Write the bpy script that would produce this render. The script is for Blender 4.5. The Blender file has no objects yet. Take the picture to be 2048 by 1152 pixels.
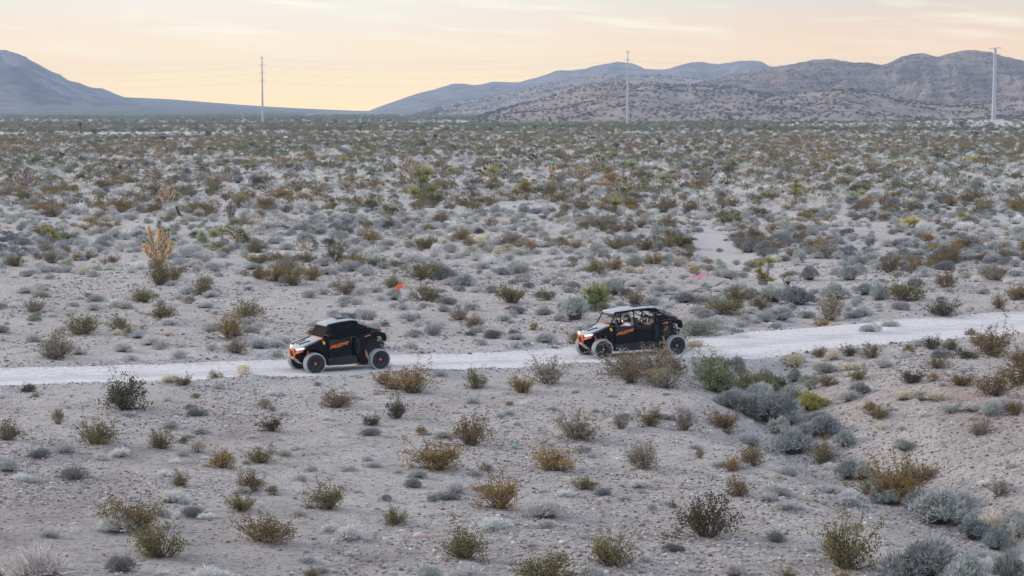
import bpy, bmesh, math, random
import numpy as np
from mathutils import Vector, Matrix

random.seed(7)
rng = np.random.default_rng(7)
scene = bpy.context.scene
COL = scene.collection
R = math.radians
PI = math.pi

# ------------------------------------------------------------------ camera
FPX, HCAM, HOR = 4000.0, 10.5, 215.0          # lens in photo pixels, eye height, horizon row
PITCH = math.atan((576 - HOR) / FPX)
cam_data = bpy.data.cameras.new("camera")
cam = bpy.data.objects.new("camera", cam_data)
COL.objects.link(cam)
cam.location = (0, 0, HCAM)
cam.rotation_euler = (PI / 2 - PITCH, 0, 0)
cam_data.sensor_width = 36
cam_data.lens = 36 * FPX / 2048
cam_data.clip_start = 0.5
cam_data.clip_end = 60000
scene.camera = cam

# ------------------------------------------------------------------ world
SUN_AZ, SUN_EL = R(-62), R(17)                # measured from +Y, negative is left
world = bpy.data.worlds.new("World")
scene.world = world
world.use_nodes = True
wt = world.node_tree
wt.nodes.clear()


def N(t, typ, **kw):
    n = t.nodes.new(typ)
    for k, v in kw.items():
        setattr(n, k, v)
    return n


def L(t, a, b):
    t.links.new(a, b)


def MATH(t, op, a, b=None, c=None, clamp=False):
    n = N(t, "ShaderNodeMath", operation=op)
    n.use_clamp = clamp
    for i, v in enumerate((a, b, c)):
        if v is None:
            continue
        if isinstance(v, (int, float)):
            n.inputs[i].default_value = v
        else:
            L(t, v, n.inputs[i])
    return n.outputs[0]


def MIX(t, fac, a, b, mode="MIX"):
    n = N(t, "ShaderNodeMix", data_type="RGBA", blend_type=mode)
    for i, v in ((0, fac), (6, a), (7, b)):
        if isinstance(v, (int, float)):
            n.inputs[i].default_value = v
        elif isinstance(v, (tuple, list)):
            n.inputs[i].default_value = (*v[:3], 1)
        else:
            L(t, v, n.inputs[i])
    return n.outputs[2]


def RAMP(t, fac, stops, interp="LINEAR"):
    n = N(t, "ShaderNodeValToRGB")
    cr = n.color_ramp
    cr.interpolation = interp
    while len(cr.elements) < len(stops):
        cr.elements.new(0.5)
    for e, (p, c) in zip(cr.elements, stops):
        e.position = p
        e.color = (*c[:3], 1) if isinstance(c, (tuple, list)) else (c, c, c, 1)
    L(t, fac, n.inputs[0])
    return n.outputs[0]


def build_world():
    t = wt
    tc = N(t, "ShaderNodeTexCoord")
    sep = N(t, "ShaderNodeSeparateXYZ")
    L(t, tc.outputs["Generated"], sep.inputs[0])
    z = sep.outputs[2]
    az = MATH(t, "ARCTAN2", sep.outputs[0], sep.outputs[1])
    sky = N(t, "ShaderNodeTexSky", sky_type="NISHITA")
    sky.sun_disc = False
    sky.sun_elevation = SUN_EL
    sky.sun_rotation = SUN_AZ
    sky.dust_density = 3.0
    sky.air_density = 1.2
    nish = MIX(t, 1.0, sky.outputs[0], (0.075, 0.075, 0.075), "MULTIPLY")
    # dusk veil over the whole sky: cream at the horizon, lilac blue overhead
    el = MATH(t, "MULTIPLY", MATH(t, "ARCSINE", z), 180 / PI)            # degrees
    f = MATH(t, "DIVIDE", MATH(t, "MAXIMUM", el, 0.0), 90.0)
    warm = RAMP(t, f, [(0.0, (1.30, 0.87, 0.26)), (0.011, (1.17, 0.82, 0.33)), (0.024, (0.86, 0.70, 0.49)), (0.036, (0.71, 0.70, 0.61)),
                       (0.15, (0.68, 0.69, 0.75)), (0.5, (0.58, 0.67, 0.86)), (1.0, (0.52, 0.63, 0.86))])
    cool = RAMP(t, f, [(0.0, (1.18, 0.76, 0.26)), (0.011, (1.08, 0.68, 0.23)), (0.024, (0.79, 0.56, 0.35)), (0.036, (0.58, 0.54, 0.47)),
                       (0.15, (0.68, 0.67, 0.74)), (0.5, (0.58, 0.66, 0.85)), (1.0, (0.52, 0.63, 0.86))])
    # distance in azimuth from the glow
    d = MATH(t, "ABSOLUTE", MATH(t, "SUBTRACT", az, -0.11))
    g = N(t, "ShaderNodeMapRange", interpolation_type="SMOOTHSTEP")
    L(t, d, g.inputs[0])
    g.inputs[1].default_value, g.inputs[2].default_value = 0.02, 0.33
    col = MIX(t, g.outputs[0], warm, cool)
    # thin cloud streaks
    cx = N(t, "ShaderNodeCombineXYZ")
    L(t, MATH(t, "MULTIPLY", az, 5.0), cx.inputs[0])
    L(t, MATH(t, "ADD", MATH(t, "MULTIPLY", z, 55.0), MATH(t, "MULTIPLY", az, 3.4)), cx.inputs[1])
    nz = N(t, "ShaderNodeTexNoise")
    nz.inputs["Scale"].default_value = 2.3
    nz.inputs["Detail"].default_value = 5
    nz.inputs["Roughness"].default_value = 0.55
    L(t, cx.outputs[0], nz.inputs["Vector"])
    cl = RAMP(t, nz.outputs[0], [(0.50, 0.0), (0.68, 1.0)])
    hi = N(t, "ShaderNodeMapRange")
    L(t, el, hi.inputs[0])
    hi.inputs[1].default_value, hi.inputs[2].default_value = 0.7, 2.2
    cl = MATH(t, "MULTIPLY", cl, MATH(t, "MULTIPLY", hi.outputs[0], 0.55))
    col = MIX(t, cl, col, (0.98, 0.92, 0.66))
    # below the horizon
    below = MATH(t, "LESS_THAN", z, -0.02)
    col = MIX(t, below, col, (0.30, 0.26, 0.25))
    mixed = MIX(t, 0.12, col, nish)
    bg = N(t, "ShaderNodeBackground")
    bg.inputs["Strength"].default_value = 0.965
    L(t, mixed, bg.inputs[0])
    out = N(t, "ShaderNodeOutputWorld")
    L(t, bg.outputs[0], out.inputs[0])


build_world()
sun_d = bpy.data.lights.new("sun", "SUN")
sun_d.energy = 1.7
sun_d.angle = R(11)
sun_d.color = (1.0, 0.86, 0.74)
sun = bpy.data.objects.new("sun", sun_d)
COL.objects.link(sun)
sd = Vector((math.sin(SUN_AZ) * math.cos(SUN_EL), math.cos(SUN_AZ) * math.cos(SUN_EL), math.sin(SUN_EL)))
sun.rotation_euler = sd.to_track_quat("Z", "Y").to_euler()
sun.location = (0, 0, 60)
vs = scene.view_settings
vs.view_transform = "Standard"
vs.look = "None"
vs.exposure = 0.68
vs.gamma = 1.0
vs.use_curve_mapping = False
scene.cycles.use_denoising = True
scene.cycles.max_bounces = 5
scene.cycles.diffuse_bounces = 2
scene.cycles.transparent_max_bounces = 8
scene.cycles.volume_bounces = 1
USE_HAZE = True

# ------------------------------------------------------------------ helpers
F_ = Vector((0, math.cos(PITCH), -math.sin(PITCH)))
U_ = Vector((0, math.sin(PITCH), math.cos(PITCH)))


def flat(px, py, z=0.0):
    """point on the level z under a photo pixel"""
    d = F_ + Vector((1, 0, 0)) * ((px - 1024) / FPX) + U_ * ((576 - py) / FPX)
    k = (z - HCAM) / d.z
    return Vector((d.x * k, d.y * k, z))


def project(x, y, z):
    """photo pixel of world points (arrays)"""
    dy, dz = y, z - HCAM
    f = dy * F_.y + dz * F_.z
    u = dy * U_.y + dz * U_.z
    return 1024 + FPX * x / f, 576 - FPX * u / f, f


def hashn(ix, iy, seed):
    h = (ix * 374761393 + iy * 668265263 + seed * 974634777) & 0xFFFFFFFF
    h = ((h ^ (h >> 13)) * 1274126177) & 0xFFFFFFFF
    h = h ^ (h >> 16)
    return (h & 0xFFFFFF) / float(0xFFFFFF)


def vnoise(x, y, seed=0):
    x, y = np.asarray(x, float), np.asarray(y, float)
    ix, iy = np.floor(x).astype(np.int64), np.floor(y).astype(np.int64)
    fx, fy = x - ix, y - iy
    fx, fy = fx * fx * (3 - 2 * fx), fy * fy * (3 - 2 * fy)
    a, b = hashn(ix, iy, seed), hashn(ix + 1, iy, seed)
    c, d = hashn(ix, iy + 1, seed), hashn(ix + 1, iy + 1, seed)
    return (a + (b - a) * fx) * (1 - fy) + (c + (d - c) * fx) * fy


def fbm(x, y, octv=4, seed=0, gain=0.5):
    s, a, t = 0, 1.0, 0
    for o in range(octv):
        s = s + a * (vnoise(x * 2 ** o + o * 17.3, y * 2 ** o - o * 9.1, seed + o) * 2 - 1)
        t += a
        a *= gain
    return s / t


def smooth(a, b, v):
    t = np.clip((np.asarray(v, float) - a) / (b - a), 0, 1)
    return t * t * (3 - 2 * t)


def polydist(x, y, pts):
    """distance to a polyline, signed side (+ = far side), parameter"""
    best = np.full(np.shape(x), 1e9)
    side = np.zeros(np.shape(x))
    par = np.zeros(np.shape(x))
    for i in range(len(pts) - 1):
        ax, ay = pts[i][0], pts[i][1]
        bx, by = pts[i + 1][0], pts[i + 1][1]
        dx, dy = bx - ax, by - ay
        l2 = dx * dx + dy * dy
        t = np.clip(((x - ax) * dx + (y - ay) * dy) / l2, 0, 1)
        qx, qy = ax + t * dx, ay + t * dy
        d = np.hypot(x - qx, y - qy)
        m = d < best
        best = np.where(m, d, best)
        side = np.where(m, np.sign(dx * (y - ay) - dy * (x - ax)), side)
        par = np.where(m, i + t, par)
    return best, side, par


ROAD_PX = [(-700, 775), (-300, 764), (0, 754), (300, 748), (560, 738), (800, 729), (1000, 722), (1150, 714), (1300, 706), (1430, 700), (1530, 687),
           (1640, 676), (1800, 663), (2048, 645), (2400, 622), (2900, 600)]
ROAD = [flat(*p) for p in ROAD_PX]
ROADW = [2.4, 2.4, 2.3, 2.3, 2.3, 2.3, 2.2, 2.2, 2.2, 2.4, 2.6, 3.2, 3.5, 3.5, 3.5, 3.5]
WASH_PX = [(1405, 455), (1430, 490), (1500, 545), (1590, 585), (1640, 625), (1610, 670), (1540, 715), (1520, 770), (1600, 835), (1720, 885),
           (1870, 950), (2050, 1010), (2400, 1100)]
WASH = [flat(*p) for p in WASH_PX]


def height(x, y, road=True):
    x, y = np.asarray(x, float), np.asarray(y, float)
    r = np.hypot(x, y)
    z = 0.10 * fbm(x / 3.1, y / 3.1, 3, 11) * smooth(400, 100, r) + 0.32 * fbm(x / 21, y / 21, 3, 21) * smooth(900, 200, r)
    z = z + 0.055 * fbm(x / 0.7, y / 0.7, 3, 5) * smooth(160, 90, r)
    z = z + 1.3 * fbm(x / 170, y / 170, 3, 31) * smooth(250, 900, r)
    dw, sw, pw = polydist(x, y, WASH)
    dw = dw + 0.8 * fbm(x / 4, y / 4, 2, 44)
    depth = np.interp(pw, [0, 2, 4, 5.5, 7, 9, 12], [0.15, 0.45, 0.5, 0.15, 1.0, 1.5, 1.7])
    wid = np.interp(pw, [0, 4, 6, 8, 12], [2.5, 3.5, 1.8, 2.4, 3.0])
    z = z - depth * np.exp(-np.clip(dw / wid, 0, 9) ** 2)
    # bank right of the wash stands higher
    z = z + 0.55 * smooth(2.5, 7, dw) * (sw > 0) * smooth(5.6, 7, pw) * smooth(30, 15, dw)
    # far dirt bank
    z = z + 0.9 * np.exp(-(((y - 800 - 0.06 * x) / 14) ** 2)) * smooth(60, -20, x) * smooth(-0.25, 0.25, fbm(x / 45, y * 0, 2, 93))
    z = z + 1.0 * np.exp(-(((y - 1150 + 0.1 * x) / 40) ** 2)) * smooth(90, 160, x)
    # knoll under the right pole
    z = z + 3.4 * np.exp(-((x - 275) / 75) ** 2 - ((y - 1125) / 80) ** 2)
    dr, sr, pr = polydist(x, y, ROAD)
    w = np.interp(pr, range(len(ROADW)), ROADW)
    m = smooth(w + 1.6, w - 0.2, dr)
    base = 0.18 * fbm(x / 30, y / 30, 2, 77)
    z = z * (1 - m) + base * m
    berm = 0.17 * np.exp(-((dr - w - 0.9) / 0.55) ** 2) * (0.65 + 0.6 * fbm(x / 1.7, y / 1.7, 2, 9)) * smooth(200, 120, r)
    z = z + berm * np.where(sr < 0, 1.0, 0.5)
    if road:
        z = z - 0.12 * smooth(w + 0.9, w + 0.1, dr)
    return z


def ground_px(px, py):
    p = flat(px, py)
    for _ in range(8):
        p = flat(px, py, float(height(p.x, p.y, False)))
    return p


def H1(x, y):
    return float(height(x, y))


def tag(o, label=None, cat=None, group=None, kind=None):
    if label: o["label"] = label
    if cat: o["category"] = cat
    if group: o["group"] = group
    if kind: o["kind"] = kind
    return o


def empty(name, loc=(0, 0, 0), rz=0.0, parent=None):
    o = bpy.data.objects.new(name, None)
    o.empty_display_size = 0.3
    COL.objects.link(o)
    o.location = loc
    o.rotation_euler = (0, 0, rz)
    o.parent = parent
    return o


def np_mesh(name, v, faces, mats=(), mi=None, smooth_=False):
    """faces: int array (n,3) or (n,4), or a list of tuples"""
    me = bpy.data.meshes.new(name)
    if isinstance(faces, np.ndarray):
        k = faces.shape[1]
        me.vertices.add(len(v))
        me.vertices.foreach_set("co", np.asarray(v, np.float32).ravel())
        me.loops.add(faces.size)
        me.loops.foreach_set("vertex_index", faces.astype(np.int32).ravel())
        me.polygons.add(len(faces))
        me.polygons.foreach_set("loop_start", np.arange(0, faces.size, k, dtype=np.int32))
        me.polygons.foreach_set("loop_total", np.full(len(faces), k, np.int32))
        me.update(calc_edges=True)
    else:
        me.from_pydata([tuple(p) for p in v], [], faces)
    for m in mats:
        me.materials.append(m)
    if mi is not None:
        me.polygons.foreach_set("material_index", np.asarray(mi, np.int32))
    if smooth_:
        me.polygons.foreach_set("use_smooth", np.ones(len(me.polygons), bool))
    me.update()
    return me


def link(name, me, parent=None):
    o = bpy.data.objects.new(name, me)
    COL.objects.link(o)
    o.parent = parent
    return o


class MB:
    """collects simple shapes into one mesh"""

    def __init__(s):
        s.v, s.f, s.m = [], [], []

    def add(s, vs_, fs, mi=0):
        b = len(s.v)
        s.v += [tuple(p) for p in vs_]
        s.f += [tuple(i + b for i in f) for f in fs]
        s.m += [mi] * len(fs)

    def box(s, c, d, mi=0, rot=None):
        hx, hy, hz = d[0] / 2, d[1] / 2, d[2] / 2
        vs_ = [Vector((x, y, z)) for x in (-hx, hx) for y in (-hy, hy) for z in (-hz, hz)]
        if rot is not None:
            vs_ = [rot @ p for p in vs_]
        s.add([p + Vector(c) for p in vs_], [(0, 1, 3, 2), (4, 6, 7, 5), (0, 4, 5, 1), (2, 3, 7, 6), (0, 2, 6, 4), (1, 5, 7, 3)], mi)

    def prism(s, prof, y0, y1, mi=0, inset=0.0):
        """profile in XZ, extruded along Y; the y1 face may be pulled in"""
        n = len(prof)
        cx = sum(p[0] for p in prof) / n
        cz = sum(p[1] for p in prof) / n
        a = [(p[0], y0, p[1]) for p in prof]
        b = [(p[0] + (cx - p[0]) * inset, y1, p[1] + (cz - p[1]) * inset) for p in prof]
        fs = [tuple(range(n)), tuple(range(2 * n - 1, n - 1, -1))]
        fs += [(i, n + i, n + (i + 1) % n, (i + 1) % n) for i in range(n)]
        s.add(a + b, fs, mi)

    def tube(s, pts, rad, seg=8, mi=0, cap=True):
        pts = [Vector(p) for p in pts]
        if not isinstance(rad, (list, tuple)):
            rad = [rad] * len(pts)
        rings = []
        up = Vector((0, 0, 1))
        for i, p in enumerate(pts):
            d = (pts[min(i + 1, len(pts) - 1)] - pts[max(i - 1, 0)]).normalized()
            a = d.cross(up)
            if a.length < 0.05:
                a = d.cross(Vector((1, 0, 0)))
            a.normalize()
            b = d.cross(a)
            rings.append([p + (a * math.cos(2 * PI * k / seg) + b * math.sin(2 * PI * k / seg)) * rad[i] for k in range(seg)])
        vs_ = [q for r_ in rings for q in r_]
        fs = []
        for i in range(len(pts) - 1):
            for k in range(seg):
                k2 = (k + 1) % seg
                fs.append((i * seg + k, i * seg + k2, (i + 1) * seg + k2, (i + 1) * seg + k))
        if cap:
            fs.append(tuple(range(seg)))
            fs.append(tuple(range(len(vs_) - 1, len(vs_) - seg - 1, -1)))
        s.add(vs_, fs, mi)

    def lathe(s, prof, seg=28, axis="Y", c=(0, 0, 0), mi=0):
        """profile list of (along axis, radius)"""
        vs_, fs = [], []
        for (a, r_) in prof:
            for k in range(seg):
                t = 2 * PI * k / seg
                if axis == "Y":
                    vs_.append((c[0] + r_ * math.cos(t), c[1] + a, c[2] + r_ * math.sin(t)))
                elif axis == "X":
                    vs_.append((c[0] + a, c[1] + r_ * math.cos(t), c[2] + r_ * math.sin(t)))
                else:
                    vs_.append((c[0] + r_ * math.cos(t), c[1] + r_ * math.sin(t), c[2] + a))
        for i in range(len(prof) - 1):
            for k in range(seg):
                k2 = (k + 1) % seg
                fs.append((i * seg + k, (i + 1) * seg + k, (i + 1) * seg + k2, i * seg + k2))
        fs.append(tuple(range(seg)))
        fs.append(tuple(range(len(vs_) - 1, len(vs_) - seg - 1, -1)))
        s.add(vs_, fs, mi)

    def loft(s, secs, mi=0, cap=True):
        n = len(secs[0])
        vs_ = [p for sec in secs for p in sec]
        fs = []
        for i in range(len(secs) - 1):
            for k in range(n):
                k2 = (k + 1) % n
                fs.append((i * n + k, i * n + k2, (i + 1) * n + k2, (i + 1) * n + k))
        if cap:
            fs.append(tuple(range(n)))
            fs.append(tuple(range(len(vs_) - 1, len(vs_) - n - 1, -1)))
        s.add(vs_, fs, mi)

    def build(s, name, mats, parent=None, bevel=0.0, smooth_=True, sharp=40):
        me = bpy.data.meshes.new(name)
        me.from_pydata(s.v, [], s.f)
        if not isinstance(mats, (list, tuple)):
            mats = [mats]
        for m in mats:
            me.materials.append(m)
        me.polygons.foreach_set("material_index", s.m)
        bm = bmesh.new()
        bm.from_mesh(me)
        bmesh.ops.recalc_face_normals(bm, faces=bm.faces)
        bm.to_mesh(me)
        bm.free()
        if smooth_:
            me.polygons.foreach_set("use_smooth", [True] * len(me.polygons))
            me.set_sharp_from_angle(angle=R(sharp))
        me.update()
        o = link(name, me, parent)
        if bevel:
            md = o.modifiers.new("bevel", "BEVEL")
            md.width = bevel
            md.segments = 2
            md.limit_method = "ANGLE"
            md.angle_limit = R(35)
        return o


# ------------------------------------------------------------------ materials
MATS = {}


def new_mat(name):
    m = bpy.data.materials.new(name)
    m.use_nodes = True
    MATS[name] = m
    t = m.node_tree
    return m, t, t.nodes["Principled BSDF"]


def simple(name, col, rough=0.6, metal=0.0, spec=0.5, dust=0.0, dust_col=(0.42, 0.40, 0.40), scale=3.0, coat=0.0):
    m, t, p = new_mat(name)
    p.inputs["Roughness"].default_value = rough
    p.inputs["Metallic"].default_value = metal
    p.inputs["Specular IOR Level"].default_value = spec
    if coat:
        p.inputs["Coat Weight"].default_value = coat
        p.inputs["Coat Roughness"].default_value = 0.15
    tc = N(t, "ShaderNodeTexCoord")
    nz = N(t, "ShaderNodeTexNoise")
    nz.inputs["Scale"].default_value = scale
    nz.inputs["Detail"].default_value = 6
    nz.inputs["Roughness"].default_value = 0.65
    L(t, tc.outputs["Object"], nz.inputs["Vector"])
    v = MIX(t, nz.outputs[0], tuple(c * 0.82 for c in col), tuple(min(1, c * 1.15) for c in col))
    if dust:
        f = RAMP(t, nz.outputs[0], [(0.35, dust * 0.35), (0.7, dust)])
        v = MIX(t, f, v, dust_col)
        L(t, MATH(t, "ADD", MATH(t, "MULTIPLY", f, 0.5), rough, clamp=True), p.inputs["Roughness"])
    L(t, v, p.inputs["Base Color"])
    return m


def foliage_mat(name, rough=0.75, trans=0.15, var=0.45):
    m, t, p = new_mat(name)
    at = N(t, "ShaderNodeAttribute", attribute_type="INSTANCER", attribute_name="tint")
    ge = N(t, "ShaderNodeNewGeometry")
    k = MATH(t, "MULTIPLY_ADD", ge.outputs["Random Per Island"], var, 1 - var / 2)
    c = N(t, "ShaderNodeVectorMath", operation="SCALE")
    L(t, at.outputs["Color"], c.inputs[0])
    L(t, k, c.inputs["Scale"])
    # a few dry pieces
    dry = MATH(t, "GREATER_THAN", MATH(t, "FRACT", MATH(t, "MULTIPLY", ge.outputs["Random Per Island"], 7.31)), 0.86)
    hs = N(t, "ShaderNodeHueSaturation")
    hs.inputs["Hue"].default_value = 0.512
    hs.inputs["Saturation"].default_value = 0.8
    hs.inputs["Value"].default_value = 1.35
    L(t, c.outputs[0], hs.inputs["Color"])
    col = MIX(t, dry, c.outputs[0], hs.outputs[0])
    L(t, col, p.inputs["Base Color"])
    p.inputs["Roughness"].default_value = rough
    p.inputs["Specular IOR Level"].default_value = 0.2
    if trans:
        tr = N(t, "ShaderNodeBsdfTranslucent")
        L(t, col, tr.inputs[0])
        mx = N(t, "ShaderNodeMixShader")
        mx.inputs[0].default_value = trans
        L(t, p.outputs[0], mx.inputs[1])
        L(t, tr.outputs[0], mx.inputs[2])
        out = [n for n in t.nodes if n.type == "OUTPUT_MATERIAL"][0]
        L(t, mx.outputs[0], out.inputs[0])
    return m


def ground_mat():
    m, t, p = new_mat("desert_soil")
    ge = N(t, "ShaderNodeNewGeometry")
    pos = ge.outputs["Position"]

    def noise(scale, detail=5, rough=0.6, sx=1, sy=1):
        mp = N(t, "ShaderNodeMapping")
        mp.inputs["Scale"].default_value = (sx, sy, 1)
        L(t, pos, mp.inputs[0])
        n = N(t, "ShaderNodeTexNoise")
        n.inputs["Scale"].default_value = scale
        n.inputs["Detail"].default_value = detail
        n.inputs["Roughness"].default_value = rough
        L(t, mp.outputs[0], n.inputs["Vector"])
        return n.outputs[0]

    big, mid, fine = noise(0.045), noise(0.5, 6), noise(6.0, 6, 0.7)
    col = MIX(t, RAMP(t, big, [(0.35, 0), (0.65, 1)]), (0.53, 0.49, 0.46), (0.63, 0.60, 0.57))
    col = MIX(t, RAMP(t, mid, [(0.42, 0.0), (0.66, 0.75)]), col, (0.66, 0.625, 0.595))
    col = MIX(t, RAMP(t, fine, [(0.37, 0.95), (0.47, 0.0)]), col, (0.17, 0.148, 0.138))
    fine2 = noise(2.2, 7, 0.8, 0.6, 1.3)
    col = MIX(t, RAMP(t, fine2, [(0.35, 0.85), (0.455, 0.0)]), col, (0.23, 0.205, 0.20))
    col = MIX(t, RAMP(t, fine2, [(0.56, 0.0), (0.66, 0.9)]), col, (0.72, 0.70, 0.68))
    # pebbles
    vo = N(t, "ShaderNodeTexVoronoi")
    vo.inputs["Scale"].default_value = 11
    vo.inputs["Randomness"].default_value = 1
    L(t, pos, vo.inputs["Vector"])
    sepc = N(t, "ShaderNodeSeparateColor")
    L(t, vo.outputs["Color"], sepc.inputs[0])
    stone = MATH(t, "MULTIPLY", MATH(t, "LESS_THAN", vo.outputs["Distance"], 0.33), MATH(t, "GREATER_THAN", sepc.outputs[0], 0.3))
    stone_c = RAMP(t, sepc.outputs[1], [(0.0, (0.13, 0.11, 0.105)), (0.35, (0.38, 0.335, 0.315)), (0.75, (0.60, 0.56, 0.53)), (1.0, (0.76, 0.73, 0.70))])
    col = MIX(t, MATH(t, "MULTIPLY", stone, 0.75), col, stone_c)
    # named patches stored on the sheet
    at = N(t, "ShaderNodeAttribute", attribute_name="patch")
    sp = N(t, "ShaderNodeSeparateColor")
    L(t, at.outputs["Color"], sp.inputs[0])
    col = MIX(t, MATH(t, "MULTIPLY", sp.outputs[0], 0.75), col, (0.47, 0.31, 0.25))       # pink soil
    col = MIX(t, MATH(t, "MULTIPLY", sp.outputs[1], 0.5), col, (0.21, 0.18, 0.175))       # dark varnished gravel
    col = MIX(t, MATH(t, "MULTIPLY", sp.outputs[2], 0.8), col, (0.62, 0.595, 0.585))       # bare pale silt
    # far plain: scrub too small to tell apart
    dist = N(t, "ShaderNodeVectorMath", operation="LENGTH")
    L(t, pos, dist.inputs[0])
    mr = N(t, "ShaderNodeMapRange")
    L(t, dist.outputs["Value"], mr.inputs[0])
    mr.inputs[1].default_value, mr.inputs[2].default_value = 1200, 3000
    scr = noise(0.02, 6, 0.75, 1, 0.25)
    col = MIX(t, MATH(t, "MULTIPLY", mr.outputs[0], RAMP(t, scr, [(0.3, 0.45), (0.6, 0.95)])), col, (0.095, 0.115, 0.08))
    L(t, col, p.inputs["Base Color"])
    p.inputs["Roughness"].default_value = 0.95
    p.inputs["Specular IOR Level"].default_value = 0.1
    bh = MATH(t, "ADD", MATH(t, "MULTIPLY", stone, MATH(t, "SUBTRACT", 0.6, vo.outputs["Distance"])), MATH(t, "ADD", MATH(t, "MULTIPLY", fine, 0.9), MATH(t, "MULTIPLY", fine2, 2.2)))
    bp = N(t, "ShaderNodeBump")
    bp.inputs["Strength"].default_value = 1.0
    bp.inputs["Distance"].default_value = 0.13
    L(t, bh, bp.inputs["Height"])
    L(t, bp.outputs[0], p.inputs["Normal"])
    return m


def road_mat():
    m, t, p = new_mat("road_dust")
    ge = N(t, "ShaderNodeNewGeometry")
    n1 = N(t, "ShaderNodeTexNoise")
    n1.inputs["Scale"].default_value = 0.8
    n1.inputs["Detail"].default_value = 7
    n1.inputs["Roughness"].default_value = 0.65
    mp = N(t, "ShaderNodeMapping")
    mp.inputs["Scale"].default_value = (0.45, 1.6, 1)
    L(t, ge.outputs["Position"], mp.inputs[0])
    L(t, mp.outputs[0], n1.inputs["Vector"])
    col = RAMP(t, n1.outputs[0], [(0.3, (0.47, 0.46, 0.46)), (0.5, (0.56, 0.555, 0.565)), (0.72, (0.65, 0.65, 0.665))])
    n2 = N(t, "ShaderNodeTexNoise")
    n2.inputs["Scale"].default_value = 5
    n2.inputs["Detail"].default_value = 7
    n2.inputs["Roughness"].default_value = 0.75
    L(t, ge.outputs["Position"], n2.inputs["Vector"])
    col = MIX(t, RAMP(t, n2.outputs[0], [(0.34, 0.75), (0.5, 0)]), col, (0.28, 0.26, 0.26))
    at = N(t, "ShaderNodeAttribute", attribute_name="across")
    ed = MATH(t, "ADD", MATH(t, "ABSOLUTE", at.outputs["Fac"]), MATH(t, "MULTIPLY", MATH(t, "SUBTRACT", MATH(t, "MULTIPLY", MATH(t, "ADD", n1.outputs[0], n2.outputs[0]), 0.5), 0.5), 4.0))
    col = MIX(t, RAMP(t, ed, [(0.40, 0.0), (0.80, 1.0)]), col, MIX(t, RAMP(t, n2.outputs[0], [(0.38, 0), (0.5, 1)]), (0.26, 0.235, 0.225), (0.60, 0.57, 0.55)))
    # darker crown between the wheel tracks
    col = MIX(t, MATH(t, "MULTIPLY", RAMP(t, MATH(t, "ABSOLUTE", at.outputs["Fac"]), [(0.05, 1.0), (0.30, 0.0)]), RAMP(t, n1.outputs[0], [(0.35, 0.9), (0.62, 0.2)])), col, (0.38, 0.355, 0.345))
    L(t, col, p.inputs["Base Color"])
    p.inputs["Roughness"].default_value = 0.95
    bp = N(t, "ShaderNodeBump")
    bp.inputs["Distance"].default_value = 0.03
    bp.inputs["Strength"].default_value = 0.6
    L(t, n2.outputs[0], bp.inputs["Height"])
    L(t, bp.outputs[0], p.inputs["Normal"])
    return m


def hill_mat(name, c1, c2, dark, scale=0.012, rock=0.0, dots=0.0, dotscale=0.12):
    m, t, p = new_mat(name)
    ge = N(t, "ShaderNodeNewGeometry")
    n1 = N(t, "ShaderNodeTexNoise")
    n1.inputs["Scale"].default_value = scale
    n1.inputs["Detail"].default_value = 9
    n1.inputs["Roughness"].default_value = 0.68
    L(t, ge.outputs["Position"], n1.inputs["Vector"])
    col = RAMP(t, n1.outputs[0], [(0.32, dark), (0.47, c1), (0.66, c2)])
    if rock:
        w = N(t, "ShaderNodeTexNoise")
        w.inputs["Scale"].default_value = 0.02
        w.inputs["Detail"].default_value = 8
        mp = N(t, "ShaderNodeMapping")
        mp.inputs["Scale"].default_value = (0.35, 0.35, 9)
        L(t, ge.outputs["Position"], mp.inputs[0])
        L(t, mp.outputs[0], w.inputs["Vector"])
        col = MIX(t, MATH(t, "MULTIPLY", RAMP(t, w.outputs[0], [(0.45, 0), (0.6, 1)]), rock), col, (0.42, 0.34, 0.28))
        col = MIX(t, MATH(t, "MULTIPLY", RAMP(t, w.outputs[0], [(0.36, 1), (0.46, 0)]), rock), col, (0.15, 0.125, 0.12))
    if dots:
        vo = N(t, "ShaderNodeTexVoronoi")
        vo.inputs["Scale"].default_value = dotscale
        L(t, ge.outputs["Position"], vo.inputs["Vector"])
        sc_ = N(t, "ShaderNodeSeparateColor")
        L(t, vo.outputs["Color"], sc_.inputs[0])
        f = MATH(t, "MULTIPLY", MATH(t, "LESS_THAN", vo.outputs["Distance"], 0.36), MATH(t, "GREATER_THAN", sc_.outputs[0], 0.4))
        col = MIX(t, MATH(t, "MULTIPLY", f, dots), col, (0.085, 0.09, 0.065))
    L(t, col, p.inputs["Base Color"])
    p.inputs["Roughness"].default_value = 1.0
    p.inputs["Specular IOR Level"].default_value = 0.0
    bp = N(t, "ShaderNodeBump")
    bp.inputs["Distance"].default_value = 22.0
    bp.inputs["Strength"].default_value = 0.9
    L(t, n1.outputs[0], bp.inputs["Height"])
    L(t, bp.outputs[0], p.inputs["Normal"])
    return m


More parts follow.
